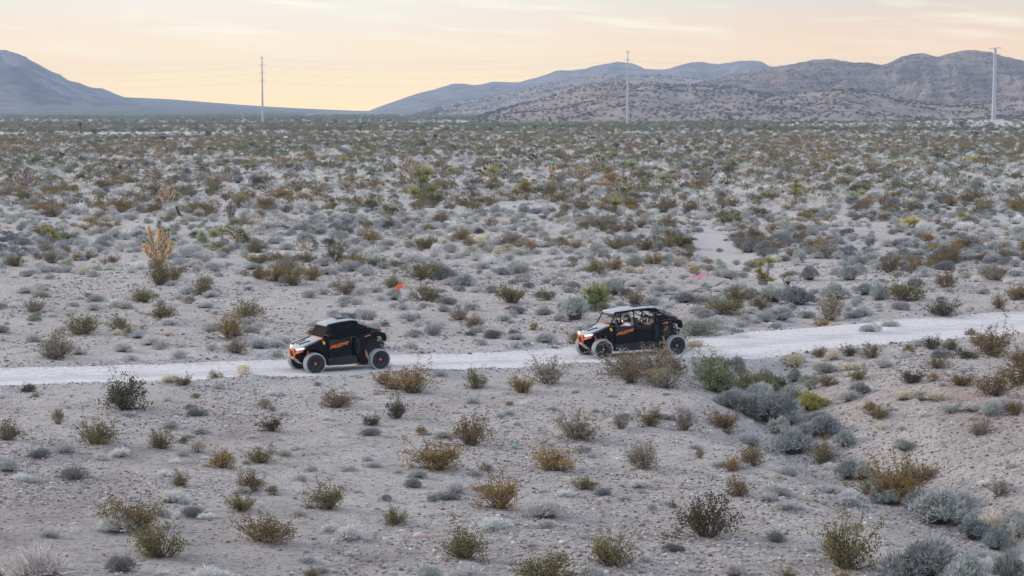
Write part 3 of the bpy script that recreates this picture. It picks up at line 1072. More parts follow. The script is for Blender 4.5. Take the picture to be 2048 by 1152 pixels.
# (kind, column, row of the base, width and height in photo pixels, colour)
HERO = [
    # creosote in front of the road
    ("creo", 250, 818, 122, 76, T_DK), ("creo", 190, 888, 84, 58, T_OL), ("creo", 322, 897, 54, 42, T_OL), ("creo", 542, 861, 54, 34, T_DK),
    ("creo", 118, 848, 26, 40, T_BR), ("creo", 672, 813, 72, 40, T_BR), ("creo", 795, 836, 54, 46, T_DK), ("creo", 822, 786, 100, 60, T_OR),
    ("creo", 772, 768, 50, 38, T_OR), ("creo", 952, 776, 50, 44, T_OL), ("creo", 1045, 784, 58, 46, T_OR), ("creo", 1095, 766, 78, 62, T_PA), ("creo", 942, 890, 90, 66, T_BR),
    ("creo", 875, 938, 116, 66, T_OR), ("creo", 522, 926, 62, 42, T_OL), ("creo", 446, 936, 64, 44, T_OR), ("creo", 497, 980, 78, 46, T_BR),
    ("creo", 487, 1020, 62, 44, T_OL), ("creo", 546, 990, 34, 26, T_BR), ("creo", 522, 1082, 116, 66, T_BR), ("creo", 268, 1052, 138, 76, T_BR),
    ("creo", 326, 1114, 112, 90, T_OL), ("creo", 655, 1018, 80, 62, T_OL), ("creo", 792, 1048, 64, 42, T_OL), ("creo", 1000, 1016, 92, 78, T_OR),
    ("creo", 934, 1116, 92, 70, T_OL), ("creo", 1116, 942, 108, 60, T_OR), ("creo", 1152, 878, 96, 66, T_PA), ("creo", 1285, 938, 90, 62, T_PA),
    ("creo", 1243, 857, 40, 34, T_PA), ("creo", 1300, 852, 66, 46, T_BR), ("creo", 1370, 860, 56, 52, T_PA), ("creo", 1222, 1132, 100, 76, T_OL),
    ("creo", 1085, 1160, 130, 66, T_OL), ("creo", 1415, 1074, 132, 92, T_DK), ("creo", 1475, 992, 68, 46, T_BR), ("creo", 1505, 932, 54, 48, T_BR),
    ("creo", 1462, 942, 44, 36, T_OR), ("creo", 1790, 1004, 118, 108, T_OR), ("creo", 1690, 1136, 150, 112, T_OL), ("creo", 1645, 927, 56, 48, T_BR),
    ("creo", 1400, 916, 28, 24, T_BR), ("creo", 1330, 776, 74, 50, T_PA), ("creo", 1262, 766, 60, 42, T_BR), ("creo", 1262, 750, 124, 62, T_PA), ("creo", 1316, 748, 92, 72, T_PA), ("creo", 1310, 764, 60, 34, T_OR), ("creo", 1345, 745, 60, 34, T_OL),
    ("creo", 1430, 782, 96, 78, T_GR), ("creo", 1506, 792, 92, 56, T_OL), ("creo", 1450, 856, 74, 50, T_BR), ("creo", 1562, 782, 40, 34, T_DK),
    ("creo", 1700, 712, 40, 24, T_DK), ("creo", 1745, 716, 46, 32, T_OL), ("creo", 1815, 712, 34, 30, T_OL), ("creo", 1864, 698, 52, 30, T_DK),
    ("creo", 1940, 668, 26, 22, T_DK), ("creo", 1932, 720, 62, 26, T_DK), ("creo", 1990, 712, 84, 72, T_BR), ("creo", 2040, 735, 60, 50, T_BR), ("creo", 1985, 792, 84, 62, T_BR),
    ("creo", 2035, 770, 70, 60, T_BR), ("creo", 1818, 766, 52, 38, T_DK), ("creo", 1876, 738, 50, 30, T_BR), ("creo", 1868, 762, 34, 22, T_OR), ("creo", 1800, 880, 70, 40, T_OL), ("creo", 2000, 905, 50, 40, T_PA),
    ("creo", 108, 718, 92, 60, T_PA), ("creo", 165, 668, 88, 44, T_OL), ("creo", 236, 662, 50, 32, T_OL), ("creo", 460, 678, 66, 58, T_OR),
    ("creo", 500, 642, 66, 46, T_OL), ("creo", 475, 706, 56, 34, T_PA), ("creo", 365, 770, 40, 26, T_OL), ("creo", 434, 758, 36, 28, T_OL),
    ("creo", 58, 782, 36, 22, T_DK), ("creo", 15, 880, 60, 44, T_BR), ("creo", 70, 625, 50, 36, T_PA), ("creo", 405, 588, 56, 42, T_BR), ("creo", 290, 604, 58, 30, T_OL),
    ("creo", 318, 570, 60, 50, T_OL), ("creo", 350, 560, 44, 30, T_OL), ("creo", 330, 640, 60, 40, T_OL), ("creo", 545, 562, 56, 44, T_OR), ("creo", 625, 560, 44, 34, T_OR), ("creo", 718, 535, 40, 28, T_OR),
    ("creo", 1450, 628, 110, 40, T_OL), ("creo", 1520, 620, 50, 36, T_OL), ("creo", 1886, 630, 76, 36, T_DK), ("creo", 1820, 602, 90, 50, T_OL), ("creo", 1890, 575, 46, 44, T_BR), ("creo", 670, 522, 56, 32, T_DK), ("creo", 926, 482, 46, 30, T_OR),
    ("creo", 1025, 604, 72, 46, T_OL), ("creo", 850, 602, 74, 36, T_OL), ("creo", 848, 560, 90, 40, T_OL), ("creo", 740, 486, 50, 34, T_OR),
    ("creo", 690, 590, 60, 40, T_PA), ("creo", 920, 640, 44, 36, T_PA), ("creo", 950, 655, 40, 26, T_BR), ("creo", 1330, 500, 44, 34, T_BR), ("creo", 1232, 498, 56, 30, T_OL), ("creo", 1062, 502, 30, 26, T_OR),
    ("creo", 880, 448, 44, 28, T_BR), ("creo", 984, 458, 34, 30, T_PA), ("creo", 1016, 490, 40, 26, T_PA), ("creo", 1370, 520, 50, 30, T_BR), ("creo", 1660, 640, 70, 60, T_PA), ("creo", 1640, 500, 30, 36, T_OR),
    ("creo", 1905, 525, 40, 36, T_BR), ("creo", 1990, 560, 60, 40, T_PA), ("creo", 2005, 520, 40, 26, T_BR), ("creo", 1780, 545, 50, 40, T_BR), ("creo", 2030, 600, 50, 40, T_BR),
    # grey mounds
    ("mound", 150, 957, 66, 26, "dark grey"), ("mound", 15, 942, 52, 26, "mid grey"), ("mound", 396, 832, 44, 18, "dark grey"), ("mound", 342, 856, 36, 18, "mid grey"), ("mound", 387, 1032, 52, 22, "dark grey"),
    ("mound", 1092, 1036, 84, 34, "mid grey"), ("mound", 990, 1056, 64, 26, "pale grey"), ("mound", 702, 1078, 66, 34, "pale grey"), ("mound", 658, 1062, 44, 16, "pale grey"),
    ("mound", 228, 1064, 66, 36, "pale grey"), ("mound", 245, 1142, 60, 36, "dark grey"), ("mound", 75, 1160, 130, 64, "pinkish grey"), ("mound", 430, 1160, 70, 30, "pale grey"),
    ("mound", 860, 1160, 60, 34, "mid grey"), ("mound", 930, 1160, 70, 30, "pale grey"), ("mound", 1190, 1165, 60, 34, "mid grey"), ("mound", 1555, 990, 54, 22, "mid grey"), ("mound", 1578, 950, 40, 20, "mid grey"),
    ("mound", 1552, 1082, 38, 20, "dark grey"), ("mound", 1348, 1102, 44, 18, "dark grey"), ("mound", 945, 806, 36, 14, "mid grey"), ("mound", 880, 752, 34, 16, "mid grey"),
    ("mound", 1207, 990, 36, 16, "dark grey"), ("mound", 912, 985, 44, 22, "mid grey"), ("mound", 740, 870, 40, 16, "dark grey"), ("mound", 824, 974, 40, 20, "dark grey"),
    ("mound", 345, 1005, 50, 28, "pale grey"), ("mound", 205, 920, 30, 16, "pale grey"), ("mound", 80, 915, 46, 20, "dark grey"), ("mound", 130, 905, 50, 20, "mid grey"),
    ("mound", 1400, 670, 90, 34, "grey-green"), ("mound", 1385, 690, 60, 18, "straw"), ("mound", 1470, 800, 50, 24, "mid grey"), ("mound", 1590, 735, 40, 30, "straw"), ("mound", 1585, 728, 44, 22, "grey-green"),
    ("mound", 1655, 745, 60, 22, "grey-green"), ("mound", 1808, 800, 40, 22, "straw"), ("mound", 1655, 985, 60, 18, "mid grey"), ("mound", 1690, 1002, 30, 18, "dark grey"), ("mound", 985, 735, 24, 10, "mid grey"),
    ("mound", 1740, 660, 44, 18, "mid grey"), ("mound", 1985, 830, 50, 34, "mid grey"), ("mound", 1925, 900, 70, 36, "mid grey"), ("mound", 1985, 1060, 70, 36, "straw"), ("mound", 2030, 1060, 60, 40, "mid grey"),
    ("mound", 1470, 1150, 50, 26, "mid grey"), ("mound", 545, 790, 30, 12, "pale grey"), ("mound", 490, 745, 34, 22, "straw"), ("mound", 340, 768, 40, 14, "straw"), ("mound", 300, 690, 40, 18, "pale grey"), ("mound", 1845, 830, 40, 20, "grey-green"),
    ("mound", 1780, 650, 40, 16, "mid grey"), ("mound", 770, 1000, 30, 12, "dark grey"), ("mound", 590, 900, 30, 12, "pale grey"), ("mound", 700, 1110, 30, 10, "pale grey"), ("mound", 1020, 830, 30, 12, "mid grey"),
    ("mound", 1760, 600, 40, 34, "blue-grey"), ("mound", 735, 640, 40, 22, "mid grey"), ("mound", 600, 1030, 30, 12, "mid grey"), ("mound", 1130, 990, 36, 14, "pale grey"), ("mound", 1330, 1010, 30, 12, "mid grey"),
    ("sage", 1470, 752, 70, 46, "dark sage"), ("sage", 1540, 745, 50, 30, "grey-green"), ("creo", 1410, 742, 70, 40, T_GR), ("creo", 1480, 770, 60, 46, T_GR), ("sage", 1560, 868, 60, 40, "sage"), ("sage", 1690, 868, 50, 34, "sage"),
    ("sage", 1610, 880, 50, 34, "dark sage"), ("sage", 1780, 912, 60, 34, "sage"), ("mound", 1620, 770, 44, 22, "grey-green"), ("mound", 1500, 890, 50, 26, "mid grey"), ("sage", 1460, 816, 60, 40, "dark sage"), ("sage", 1590, 760, 44, 28, "dark sage"),
    ("sage", 1845, 935, 70, 44, "dark sage"), ("sage", 1930, 938, 60, 40, "sage"), ("sage", 2040, 990, 60, 44, "sage"), ("tuft", 1650, 905, 40, 26, "straw"), ("mound", 1760, 930, 44, 24, "grey-green"), ("sage", 1410, 640, 50, 24, "sage"), ("sage", 1560, 640, 60, 30, "sage"),
    ("sage", 1500, 600, 50, 26, "grey-green"), ("sage", 1370, 606, 60, 22, "dark sage"), ("sage", 1440, 612, 50, 22, "sage"),
    ("creo", 1660, 770, 50, 26, T_BR), ("creo", 1720, 760, 44, 26, T_OL), ("mound", 1700, 800, 50, 22, "mid grey"), ("creo", 1760, 835, 60, 30, T_OL), ("mound", 1870, 800, 44, 18, "straw"), ("creo", 1920, 770, 56, 34, T_BR),
    ("creo", 1850, 865, 60, 34, T_BR), ("mound", 1810, 850, 50, 22, "grey-green"), ("creo", 1960, 870, 60, 38, T_PA), ("mound", 1900, 845, 40, 18, "mid grey"), ("mound", 2010, 870, 60, 24, "mid grey"), ("creo", 1740, 820, 40, 22, T_OR),
    ("creo", 1955, 690, 50, 30, T_BR), ("creo", 1900, 700, 40, 24, T_OL), ("mound", 1700, 740, 44, 18, "straw"), ("mound", 1770, 735, 40, 16, "mid grey"), ("creo", 2030, 830, 50, 34, T_BR), ("mound", 1960, 930, 60, 26, "blue-grey"), ("creo", 2010, 950, 50, 30, T_OL),
    ("sage", 1450, 778, 70, 44, "sage"), ("sage", 1520, 812, 80, 50, "silvery"), ("sage", 1575, 848, 70, 46, "sage"), ("sage", 1635, 872, 60, 40, "grey-green"), ("sage", 1700, 896, 64, 42, "dark sage"),
    ("sage", 1760, 922, 60, 40, "sage"), ("sage", 1820, 958, 60, 36, "sage"), ("creo", 1800, 900, 70, 36, T_OL), ("creo", 1530, 790, 60, 44, T_OL), ("sage", 1910, 985, 70, 44, "sage"), ("creo", 1740, 905, 50, 34, T_GR), ("sage", 1410, 760, 60, 38, "grey-green"),
    # sage in the wash
    ("sage", 1545, 846, 124, 78, "dark sage"), ("sage", 1500, 830, 70, 46, "sage"), ("sage", 1584, 908, 80, 60, "sage"), ("sage", 1650, 873, 76, 48, "dark sage"), ("sage", 1726, 888, 60, 44, "sage"),
    ("sage", 1880, 950, 118, 72, "sage"), ("sage", 1950, 970, 80, 48, "dark sage"), ("sage", 1990, 980, 64, 50, "dark sage"), ("sage", 1880, 1046, 118, 76, "silvery"), ("sage", 1850, 1162, 160, 96, "dark sage"),
    ("sage", 1935, 1170, 110, 70, "silvery"), ("sage", 2020, 1170, 70, 80, "dark sage"), ("sage", 1620, 818, 76, 38, T_YG), ("sage", 1580, 800, 50, 34, "grey-green"), ("sage", 1530, 775, 60, 40, "grey-green"), ("sage", 1640, 850, 60, 30, "dark sage"),
    ("sage", 1830, 905, 60, 40, "dark sage"), ("sage", 1700, 1010, 80, 30, "silvery"), ("sage", 1590, 610, 76, 40, "dark sage"), ("sage", 1545, 605, 66, 40, "sage"), ("sage", 1530, 520, 60, 40, "dark sage"), ("sage", 1500, 505, 40, 30, "dark sage"),
    ("sage", 1700, 560, 60, 30, "sage"), ("sage", 1730, 590, 44, 26, "sage"), ("sage", 1600, 525, 40, 30, "sage"), ("sage", 1670, 600, 60, 36, "sage"), ("sage", 1620, 560, 40, 30, "dark sage"), ("sage", 1600, 700, 10, 6, "sage"), ("sage", 1720, 790, 50, 30, "dark sage"),
    ("sage", 1150, 640, 70, 50, "sage"), ("sage", 1230, 635, 60, 24, "dark sage"), ("sage", 1225, 590, 50, 40, "sage"), ("sage", 600, 1140, 10, 6, "sage"), ("sage", 930, 570, 60, 24, "sage"), ("sage", 890, 560, 50, 26, "dark sage"), ("sage", 2010, 330, 20, 12, "sage"),
    ("sage", 1320, 640, 44, 24, "dark sage"), ("sage", 790, 600, 40, 26, "sage"), ("sage", 1620, 780, 34, 24, "sage"), ("sage", 1760, 980, 40, 24, "dark sage"),
    ("tuft", 1430, 700, 50, 18, "straw"), ("tuft", 1480, 672, 50, 14, "straw"), ("tuft", 1530, 662, 50, 12, "straw"), ("tuft", 1610, 1000, 30, 20, "straw"), ("tuft", 1545, 960, 26, 24, "straw"), ("tuft", 1765, 840, 44, 26, "straw"),
    ("tuft", 310, 760, 30, 12, "straw"), ("tuft", 355, 755, 24, 14, "straw"), ("tuft", 1635, 705, 30, 22, "straw"), ("tuft", 2025, 1010, 50, 26, "straw"),
]
items = []            # every shrub, tuft and stone of the desert floor


def add_item(kind, x, y, w, h, col, hero=False, jit=0.12):
    t = np.array(TINT[col]) * (1 + rng.normal(0, jit)) * (1 + rng.normal(0, 0.018, 3)) * (0.96 if kind == "creo" else 1.0)
    items.append(dict(kind=kind, x=x, y=y, w=w, h=h, col=col, tint=np.clip(t, 0.01, 0.9), rot=rng.uniform(0, 2 * PI), hero=hero, ax=rng.uniform(0.82, 1.22), ti=rng.normal(0, .07), tj=rng.normal(0, .07)))


def place_items():
    for (k, cx, cy, w, h, c) in HERO:
        p = ground_px(cx, cy)
        m = p.y / FPX
        add_item(k, p.x, p.y, w * m, h * m, c, True, 0.06)
    hx = np.array([i["x"] for i in items])
    hy = np.array([i["y"] for i in items])
    hw = np.array([i["w"] for i in items])

    def band(kind, y0, y1, dens, wr, hr, cols, seed, spread=0.30, cl=None, clear=1.0):
        area = spread * (y1 * y1 - y0 * y0)
        n = int(area * dens)
        y = np.sqrt(rng.uniform(y0 * y0, y1 * y1, n))
        x = rng.uniform(-spread, spread, n) * y
        keep = np.ones(n, bool)
        dr, sr, pr = polydist(x, y, ROAD)
        w_ = np.interp(pr, range(len(ROADW)), ROADW)
        keep &= dr > w_ + 0.55 * clear
        if y1 < 260:
            dw, sw, pw = polydist(x, y, WASH)
            if kind != "sage":
                keep &= ~((dw < 1.6) & (rng.random(n) < 0.75))
        keep &= ~((np.abs(y - 800 - 0.06 * x) < 11) & (x < 10) & (fbm(x / 45, y * 0, 2, 93) > -0.05))
        if cl is not None:
            keep &= cl(x, y) > rng.random(n)
        x, y = x[keep], y[keep]
        if y0 < 240 and kind not in ("rock",):
            ok = []
            for a, b in zip(x, y):
                d = np.hypot(hx - a, hy - b)
                ok.append(np.all(d > hw * 0.42))
            ok = np.array(ok, bool)
            x, y = x[ok], y[ok]
        names, pr_ = zip(*cols)
        pr_ = np.array(pr_) / sum(pr_)
        # colours drift in patches
        q = np.clip(0.5 + 0.9 * fbm(x / 14, y / 22, 3, seed) + rng.normal(0, 0.18, len(x)), 0, 0.9999)
        cum = np.cumsum(pr_)
        for a, b, c in zip(x, y, q):
            if kind == "tuft" and y0 > 1000: continue
            w = rng.uniform(*wr) * (0.75 + 0.5 * rng.random())
            add_item(kind, a, b, w, w * rng.uniform(*hr), names[int(np.searchsorted(cum, c))])
    C = [(T_DK, .6), (T_GR, .5), (T_OL, 2.2), (T_PA, 1.3), (T_BR, 2.8), (T_OR, 2.0)]
    FARK = 0.78
    C2 = [(T_GR, 1.4), (T_DK, 0.8), (T_OL, 2.8), (T_PA, 0.8), (T_BR, 3.6), (T_OR, 2.4)]
    G = [("dark grey", 1.2), ("blue-grey", 2), ("mid grey", 2.6), ("pale grey", 2), ("straw", 0.5), ("grey-green", 0.8)]
    pc = lambda s, lo=0.15, k=1.6: (lambda x, y: np.clip(lo + 0.58 + 0.6 * k * fbm(x / 17, y / 26, 3, s) + 1.1 * fbm(x / 2.6, y / 3.4, 2, s + 40), 0.04, 1))
    # foreground: only small additions between the plants placed by eye
    band("creo", 40, 76, 0.020, (0.3, 0.6), (0.5, 0.7), C, 1)
    band("mound", 40, 78, 0.22, (0.22, 0.6), (0.3, 0.5), G, 2, cl=pc(5))
    band("tuft", 40, 80, 0.06, (0.25, 0.5), (0.35, 0.6), [("straw", 1), ("pale grey", 1)], 3)
    band("tuft", 40, 82, 0.40, (0.10, 0.30), (0.35, 0.6), [("straw", 1), ("dark grey", 2), ("mid grey", 2), ("pale grey", 1)], 33, cl=pc(91))
    band("tuft", 84, 135, 0.30, (0.12, 0.36), (0.35, 0.6), [("straw", 1), ("dark grey", 1.6), ("mid grey", 2), ("pale grey", 1)], 34, cl=pc(92))
    # beyond the road
    near = lambda x, y: np.clip(0.5 + 1.3 * fbm(x / 12, y / 20, 3, 71) + 1.3 * fbm(x / 3.4, y / 4.5, 2, 171), 0.06, 1)
    band("creo", 84, 125, 0.036, (0.7, 1.4), (0.5, 0.75), C, 4, cl=near)
    band("creo", 125, 200, 0.062, (0.8, 1.9), (0.45, 0.7), C, 5, cl=near)
    band("mound", 82, 125, 0.25, (0.35, 0.95), (0.38, 0.55), G, 6, cl=pc(72))
    band("mound", 125, 200, 0.40, (0.45, 1.1), (0.42, 0.6), G, 7, cl=pc(73, 0.3))
    band("tuft", 84, 150, 0.05, (0.3, 0.6), (0.4, 0.6), [("straw", 1), ("pale grey", 1)], 8)
    # middle distance
    band("creo", 200, 420, 0.115, (0.9, 2.3), (0.45, 0.65), C2, 9, cl=pc(74, 0.1, 1.5))
    band("mound", 200, 420, 0.22, (0.5, 1.1), (0.45, 0.6), G, 10, cl=pc(75, 0.2))
    band("sage", 200, 420, 0.010, (1.0, 2.0), (0.5, 0.7), [("sage", 1), ("dark sage", 1), ("grey-green", 1)], 11, cl=pc(76, 0.0, 2))
    C3 = [(T_GR, 2.5), (T_DK, 0.8), (T_OL, 3.4), (T_BR, 3.6), (T_OR, 1.4)]
    C4 = [(T_GR, 6), (T_DK, 1.5), (T_OL, 2.4), (T_BR, 0.5)]
    band("creo", 420, 800, 0.058, (1.2, 2.6), (0.45, 0.65), C3, 12, spread=0.285)
    band("mound", 420, 800, 0.05, (0.7, 1.4), (0.45, 0.6), G, 13, spread=0.285)
    band("creo", 800, 1300, 0.024, (1.7, 3.4), (0.5, 0.7), C4, 14, spread=0.28)
    band("mound", 800, 1300, 0.003, (1.2, 2.4), (0.45, 0.6), G, 15, spread=0.28)
    band("creo", 1300, 2600, 0.0052, (2.6, 5.2), (0.45, 0.62), C4, 16, spread=0.275)
    # stones
    def stones(y0, y1, dens, lo, hi, seed):
        n = int(0.29 * (y1 * y1 - y0 * y0) * dens)
        y = np.sqrt(rng.uniform(y0 * y0, y1 * y1, n))
        x = rng.uniform(-0.29, 0.29, n) * y
        dr, sr, pr = polydist(x, y, ROAD)
        w_ = np.interp(pr, range(len(ROADW)), ROADW)
        patch = np.clip(0.45 + 1.5 * fbm(x / 5, y / 6, 3, seed), 0.08, 1)
        berm = np.exp(-((dr - w_ - 0.8) / 0.8) ** 2)
        k = (rng.random(n) < np.maximum(patch, berm)) & ((dr > w_ * 0.9) | (rng.random(n) < 0.12))
        x, y = x[k], y[k]
        s = lo * (hi / lo) ** (rng.random(len(x)) ** 2.6)
        return x, y, s
    return stones


STONES = place_items()
DECK = dict(creo="creosote_bush", mound="bursage_bush", sage="sagebrush", tuft="grass_tuft")
NOM = dict(creo=(1.08, 0.70), mound=(0.92, 0.46), sage=(0.95, 0.62), tuft=(0.75, 0.48))

LAND = []           # (phrase, column, row): things a label can lean on


def locate(px, py):
    """nearest landmark and the way from it"""
    best = None
    for (ph, lx, ly) in LAND:
        d = math.hypot((px - lx), (py - ly) * 1.6)
        if best is None or d < best[0]:
            best = (d, ph, px - lx, (py - ly) * 1.6)
    d, ph, dx, dy = best
    if abs(dx) > abs(dy) * 2.2:
        way = "left of" if dx < 0 else "right of"
    elif abs(dy) > abs(dx) * 2.2:
        way = "behind" if dy < 0 else "before"
    else:
        way = ("behind-" if dy < 0 else "before-") + ("left of" if dx < 0 else "right of")
    return ph, way, d


ORD = ["", "second ", "third ", "fourth ", "fifth ", "sixth ", "seventh ", "eighth ", "ninth ", "tenth ", "eleventh ", "twelfth ", "thirteenth ",
       "fourteenth ", "fifteenth ", "sixteenth ", "seventeenth ", "eighteenth ", "nineteenth ", "twentieth "] + ["one of the farther "] * 60


def label_set(lst, noun):
    """labels for look-alikes: colour, size, landmark, way, rank by distance from the landmark"""
    cells = {}
    for it in lst:
        ph, way, d = locate(it["px"], it["py"])
        size = "small" if it["ws"] < it["cut"][0] else ("big" if it["ws"] > it["cut"][1] else "")
        head = (size + " " + it["col"]).strip()
        cells.setdefault((ph, way, head), []).append((d, it))
    for (ph, way, head), q in cells.items():
        q.sort(key=lambda e: e[0])
        for r_, (d, it) in enumerate(q):
            if len(q) == 1:
                it["label"] = f"{head} {noun} {way} {ph}"
            elif r_ == 0:
                it["label"] = f"{head} {noun} {way} {ph}, nearest such"
            else:
                it["label"] = f"{head} {noun} {way} {ph}, {ORD[r_]}nearest"


def build_plants():
    GROUPS = dict(creo="creosote bushes on the desert floor", mound="grey bursage mounds on the desert floor", sage="sagebrush along the wash and hollows",
                  tuft="dry grass tufts on the stony ground")
    NOUN = dict(creo="creosote bush", mound="bursage mound", sage="sagebrush", tuft="grass tuft")
    CATS = dict(creo="bush", mound="shrub", sage="shrub", tuft="grass tuft")
    xs = np.array([i["x"] for i in items]); ys = np.array([i["y"] for i in items])
    zs = height(xs, ys)
    px, py, fz = project(xs, ys, zs)
    for i, it in enumerate(items):
        it["z"] = zs[i]
        it["px"], it["py"] = px[i], py[i]
        it["app"] = it["w"] * FPX / fz[i]
        it["in"] = (-20 < px[i] < 2068) and py[i] < 1190
    for kind in DECK:
        lst = [i for i in items if i["kind"] == kind]
        seen = sorted([i for i in lst if i["in"]], key=lambda i: -i["app"] * (3 if i["hero"] else 1))
        nsel = dict(creo=295, mound=295, sage=160, tuft=120)[kind]
        sel = seen[:nsel]
        ws = sorted(i["w"] for i in sel)
        cut = (ws[len(ws) // 4], ws[(len(ws) * 3) // 4])
        for i in sel:
            i["ws"], i["cut"], i["sel"] = i["w"], cut, True
        label_set(sel, NOUN[kind])
        nw, nh = NOM[kind]
        for k, it in enumerate(sel):
            lod = 0 if it["app"] > 34 else 1
            sc = (it["w"] / nw * it["ax"], it["w"] / nw / it["ax"], it["h"] / nh)
            pool = ME[kind, lod] if kind != "tuft" else ME["tuft"]
            v = int(rng.integers(0, len(pool)))
            loc = (it["x"], it["y"], it["z"] - 0.02)
            tint = [float(c) for c in it["tint"]]
            if kind == "creo" and it["app"] > 52:
                e = empty("creosote_bush", loc, it["rot"])
                e.scale = sc
                a = link("stems", ME["creo_s", 0][v], e)
                b = link("leaves", ME["creo_l", 0][v], e)
                a["tint"] = tint; b["tint"] = tint
                o = e
            else:
                o = link(DECK[kind], pool[v])
                o.location, o.rotation_euler, o.scale = loc, (it["ti"], it["tj"], it["rot"]), sc
                o["tint"] = tint
            tag(o, it["label"], CATS[kind], GROUPS[kind])
        rest = [i for i in lst if not i.get("sel")]
        if not rest:
            continue
        for lo, hi, lod, nm, lb in ((0, 210, 1, "nearer", "beyond the road"), (210, 1e9, 2, "distant", "across the distant plain")):
            q = [i for i in rest if lo <= i["y"] < hi]
            if not q:
                continue
            pool = ME[kind, lod] if kind != "tuft" else ME["tuft"]
            ob = [proto_obj(DECK[kind] + "_shape", m) for m in pool]
            mass({"creo": "creosote_scrub", "mound": "bursage_scrub", "sage": "sage_scrub", "tuft": "dry_grass"}[kind], ob,
                 [(i["x"], i["y"], i["z"] - 0.02) for i in q], [i["rot"] for i in q],
                 [(i["w"] / nw * i["ax"], i["w"] / nw / i["ax"], i["h"] / nh) for i in q], rng.integers(0, len(pool), len(q)), [i["tint"] for i in q],
                 {"creo": "brown and olive creosote scrub spread ", "mound": "grey bursage mounds dotted ", "sage": "blue-grey sagebrush dotted ",
                  "tuft": "dry straw grass tufts dotted "}[kind] + lb, {"creo": "scrub", "mound": "scrub", "sage": "scrub", "tuft": "grass"}[kind])


def build_stones():
    x1, y1, s1 = STONES(40, 82, 85, 0.04, 0.15, 81)
    x2, y2, s2 = STONES(82, 135, 16.0, 0.06, 0.26, 82)
    x = np.concatenate([x1, x2]); y = np.concatenate([y1, y2]); s = np.concatenate([s1, s2])
    z = height(x, y)
    px, py, f = project(x, y, z)
    app = s * FPX / f
    inn = (px > 0) & (px < 2048) & (py < 1150)
    order = np.argsort(-(app * inn))
    cols = np.array([(0.42, 0.39, 0.37), (0.52, 0.49, 0.47), (0.26, 0.23, 0.22), (0.15, 0.13, 0.13), (0.46, 0.36, 0.31), (0.60, 0.58, 0.57)])
    pr = np.array([4.5, 1.6, 4, 4, 0.6, 0.35]); pr /= pr.sum()
    ci = rng.choice(6, len(x), p=pr)
    tint = cols[ci] * (1 + rng.normal(0, 0.1, (len(x), 1)))
    names = ["pale grey", "light grey", "brown-grey", "dark brown", "pinkish tan", "whitish"]
    # three stones picked out by eye
    extra = [(840, 1074, 30, 4, "pinkish tan"), (1124, 1085, 12, 5, "whitish"), (105, 735, 12, 5, "whitish"),
             (1020, 1170, 14, 5, "whitish"), (1105, 745, 26, 3, "dark brown"), (1060, 590, 18, 1, "light grey"), (1070, 538, 12, 5, "whitish"), (1500, 895, 14, 3, "dark brown")]
    sel = []
    for (cx, cy, w, c, nm) in extra:
        p = ground_px(cx, cy)
        sel.append(dict(x=p.x, y=p.y, w=w * p.y / FPX, col=nm, tint=cols[c], px=cx, py=cy))
    for k in order[:230]:
        sel.append(dict(x=x[k], y=y[k], w=s[k], col=names[ci[k]], tint=tint[k], px=px[k], py=py[k]))
    ws = sorted(i["w"] for i in sel)
    for i in sel:
        i["ws"], i["cut"] = i["w"], (ws[len(ws) // 4], ws[len(ws) * 3 // 4])
    label_set(sel, "stone")
    for it in sel:
        o = link("stone", ME["rock"][int(rng.integers(0, 8))])
        w = it["w"]
        o.location = (it["x"], it["y"], H1(it["x"], it["y"]) + w * 0.06)
        o.rotation_euler = (rng.uniform(-.2, .2), rng.uniform(-.2, .2), rng.uniform(0, 6.28))
        o.scale = (w, w, w)
        o["tint"] = [float(c) for c in it["tint"]]
        tag(o, it["label"], "stone", "loose stones on the desert floor")
    r = order[230:]
    ob = [proto_obj("pebble_shape", m) for m in ME["gravel"]]
    mass("gravel", ob, np.stack([x[r], y[r], z[r] + s[r] * 0.05], -1), rng.uniform(0, 6.28, len(r)), np.stack([s[r]] * 3, -1), rng.integers(0, 6, len(r)),
         tint[r], "grey and pinkish gravel strewn over the ground around the road", "gravel")


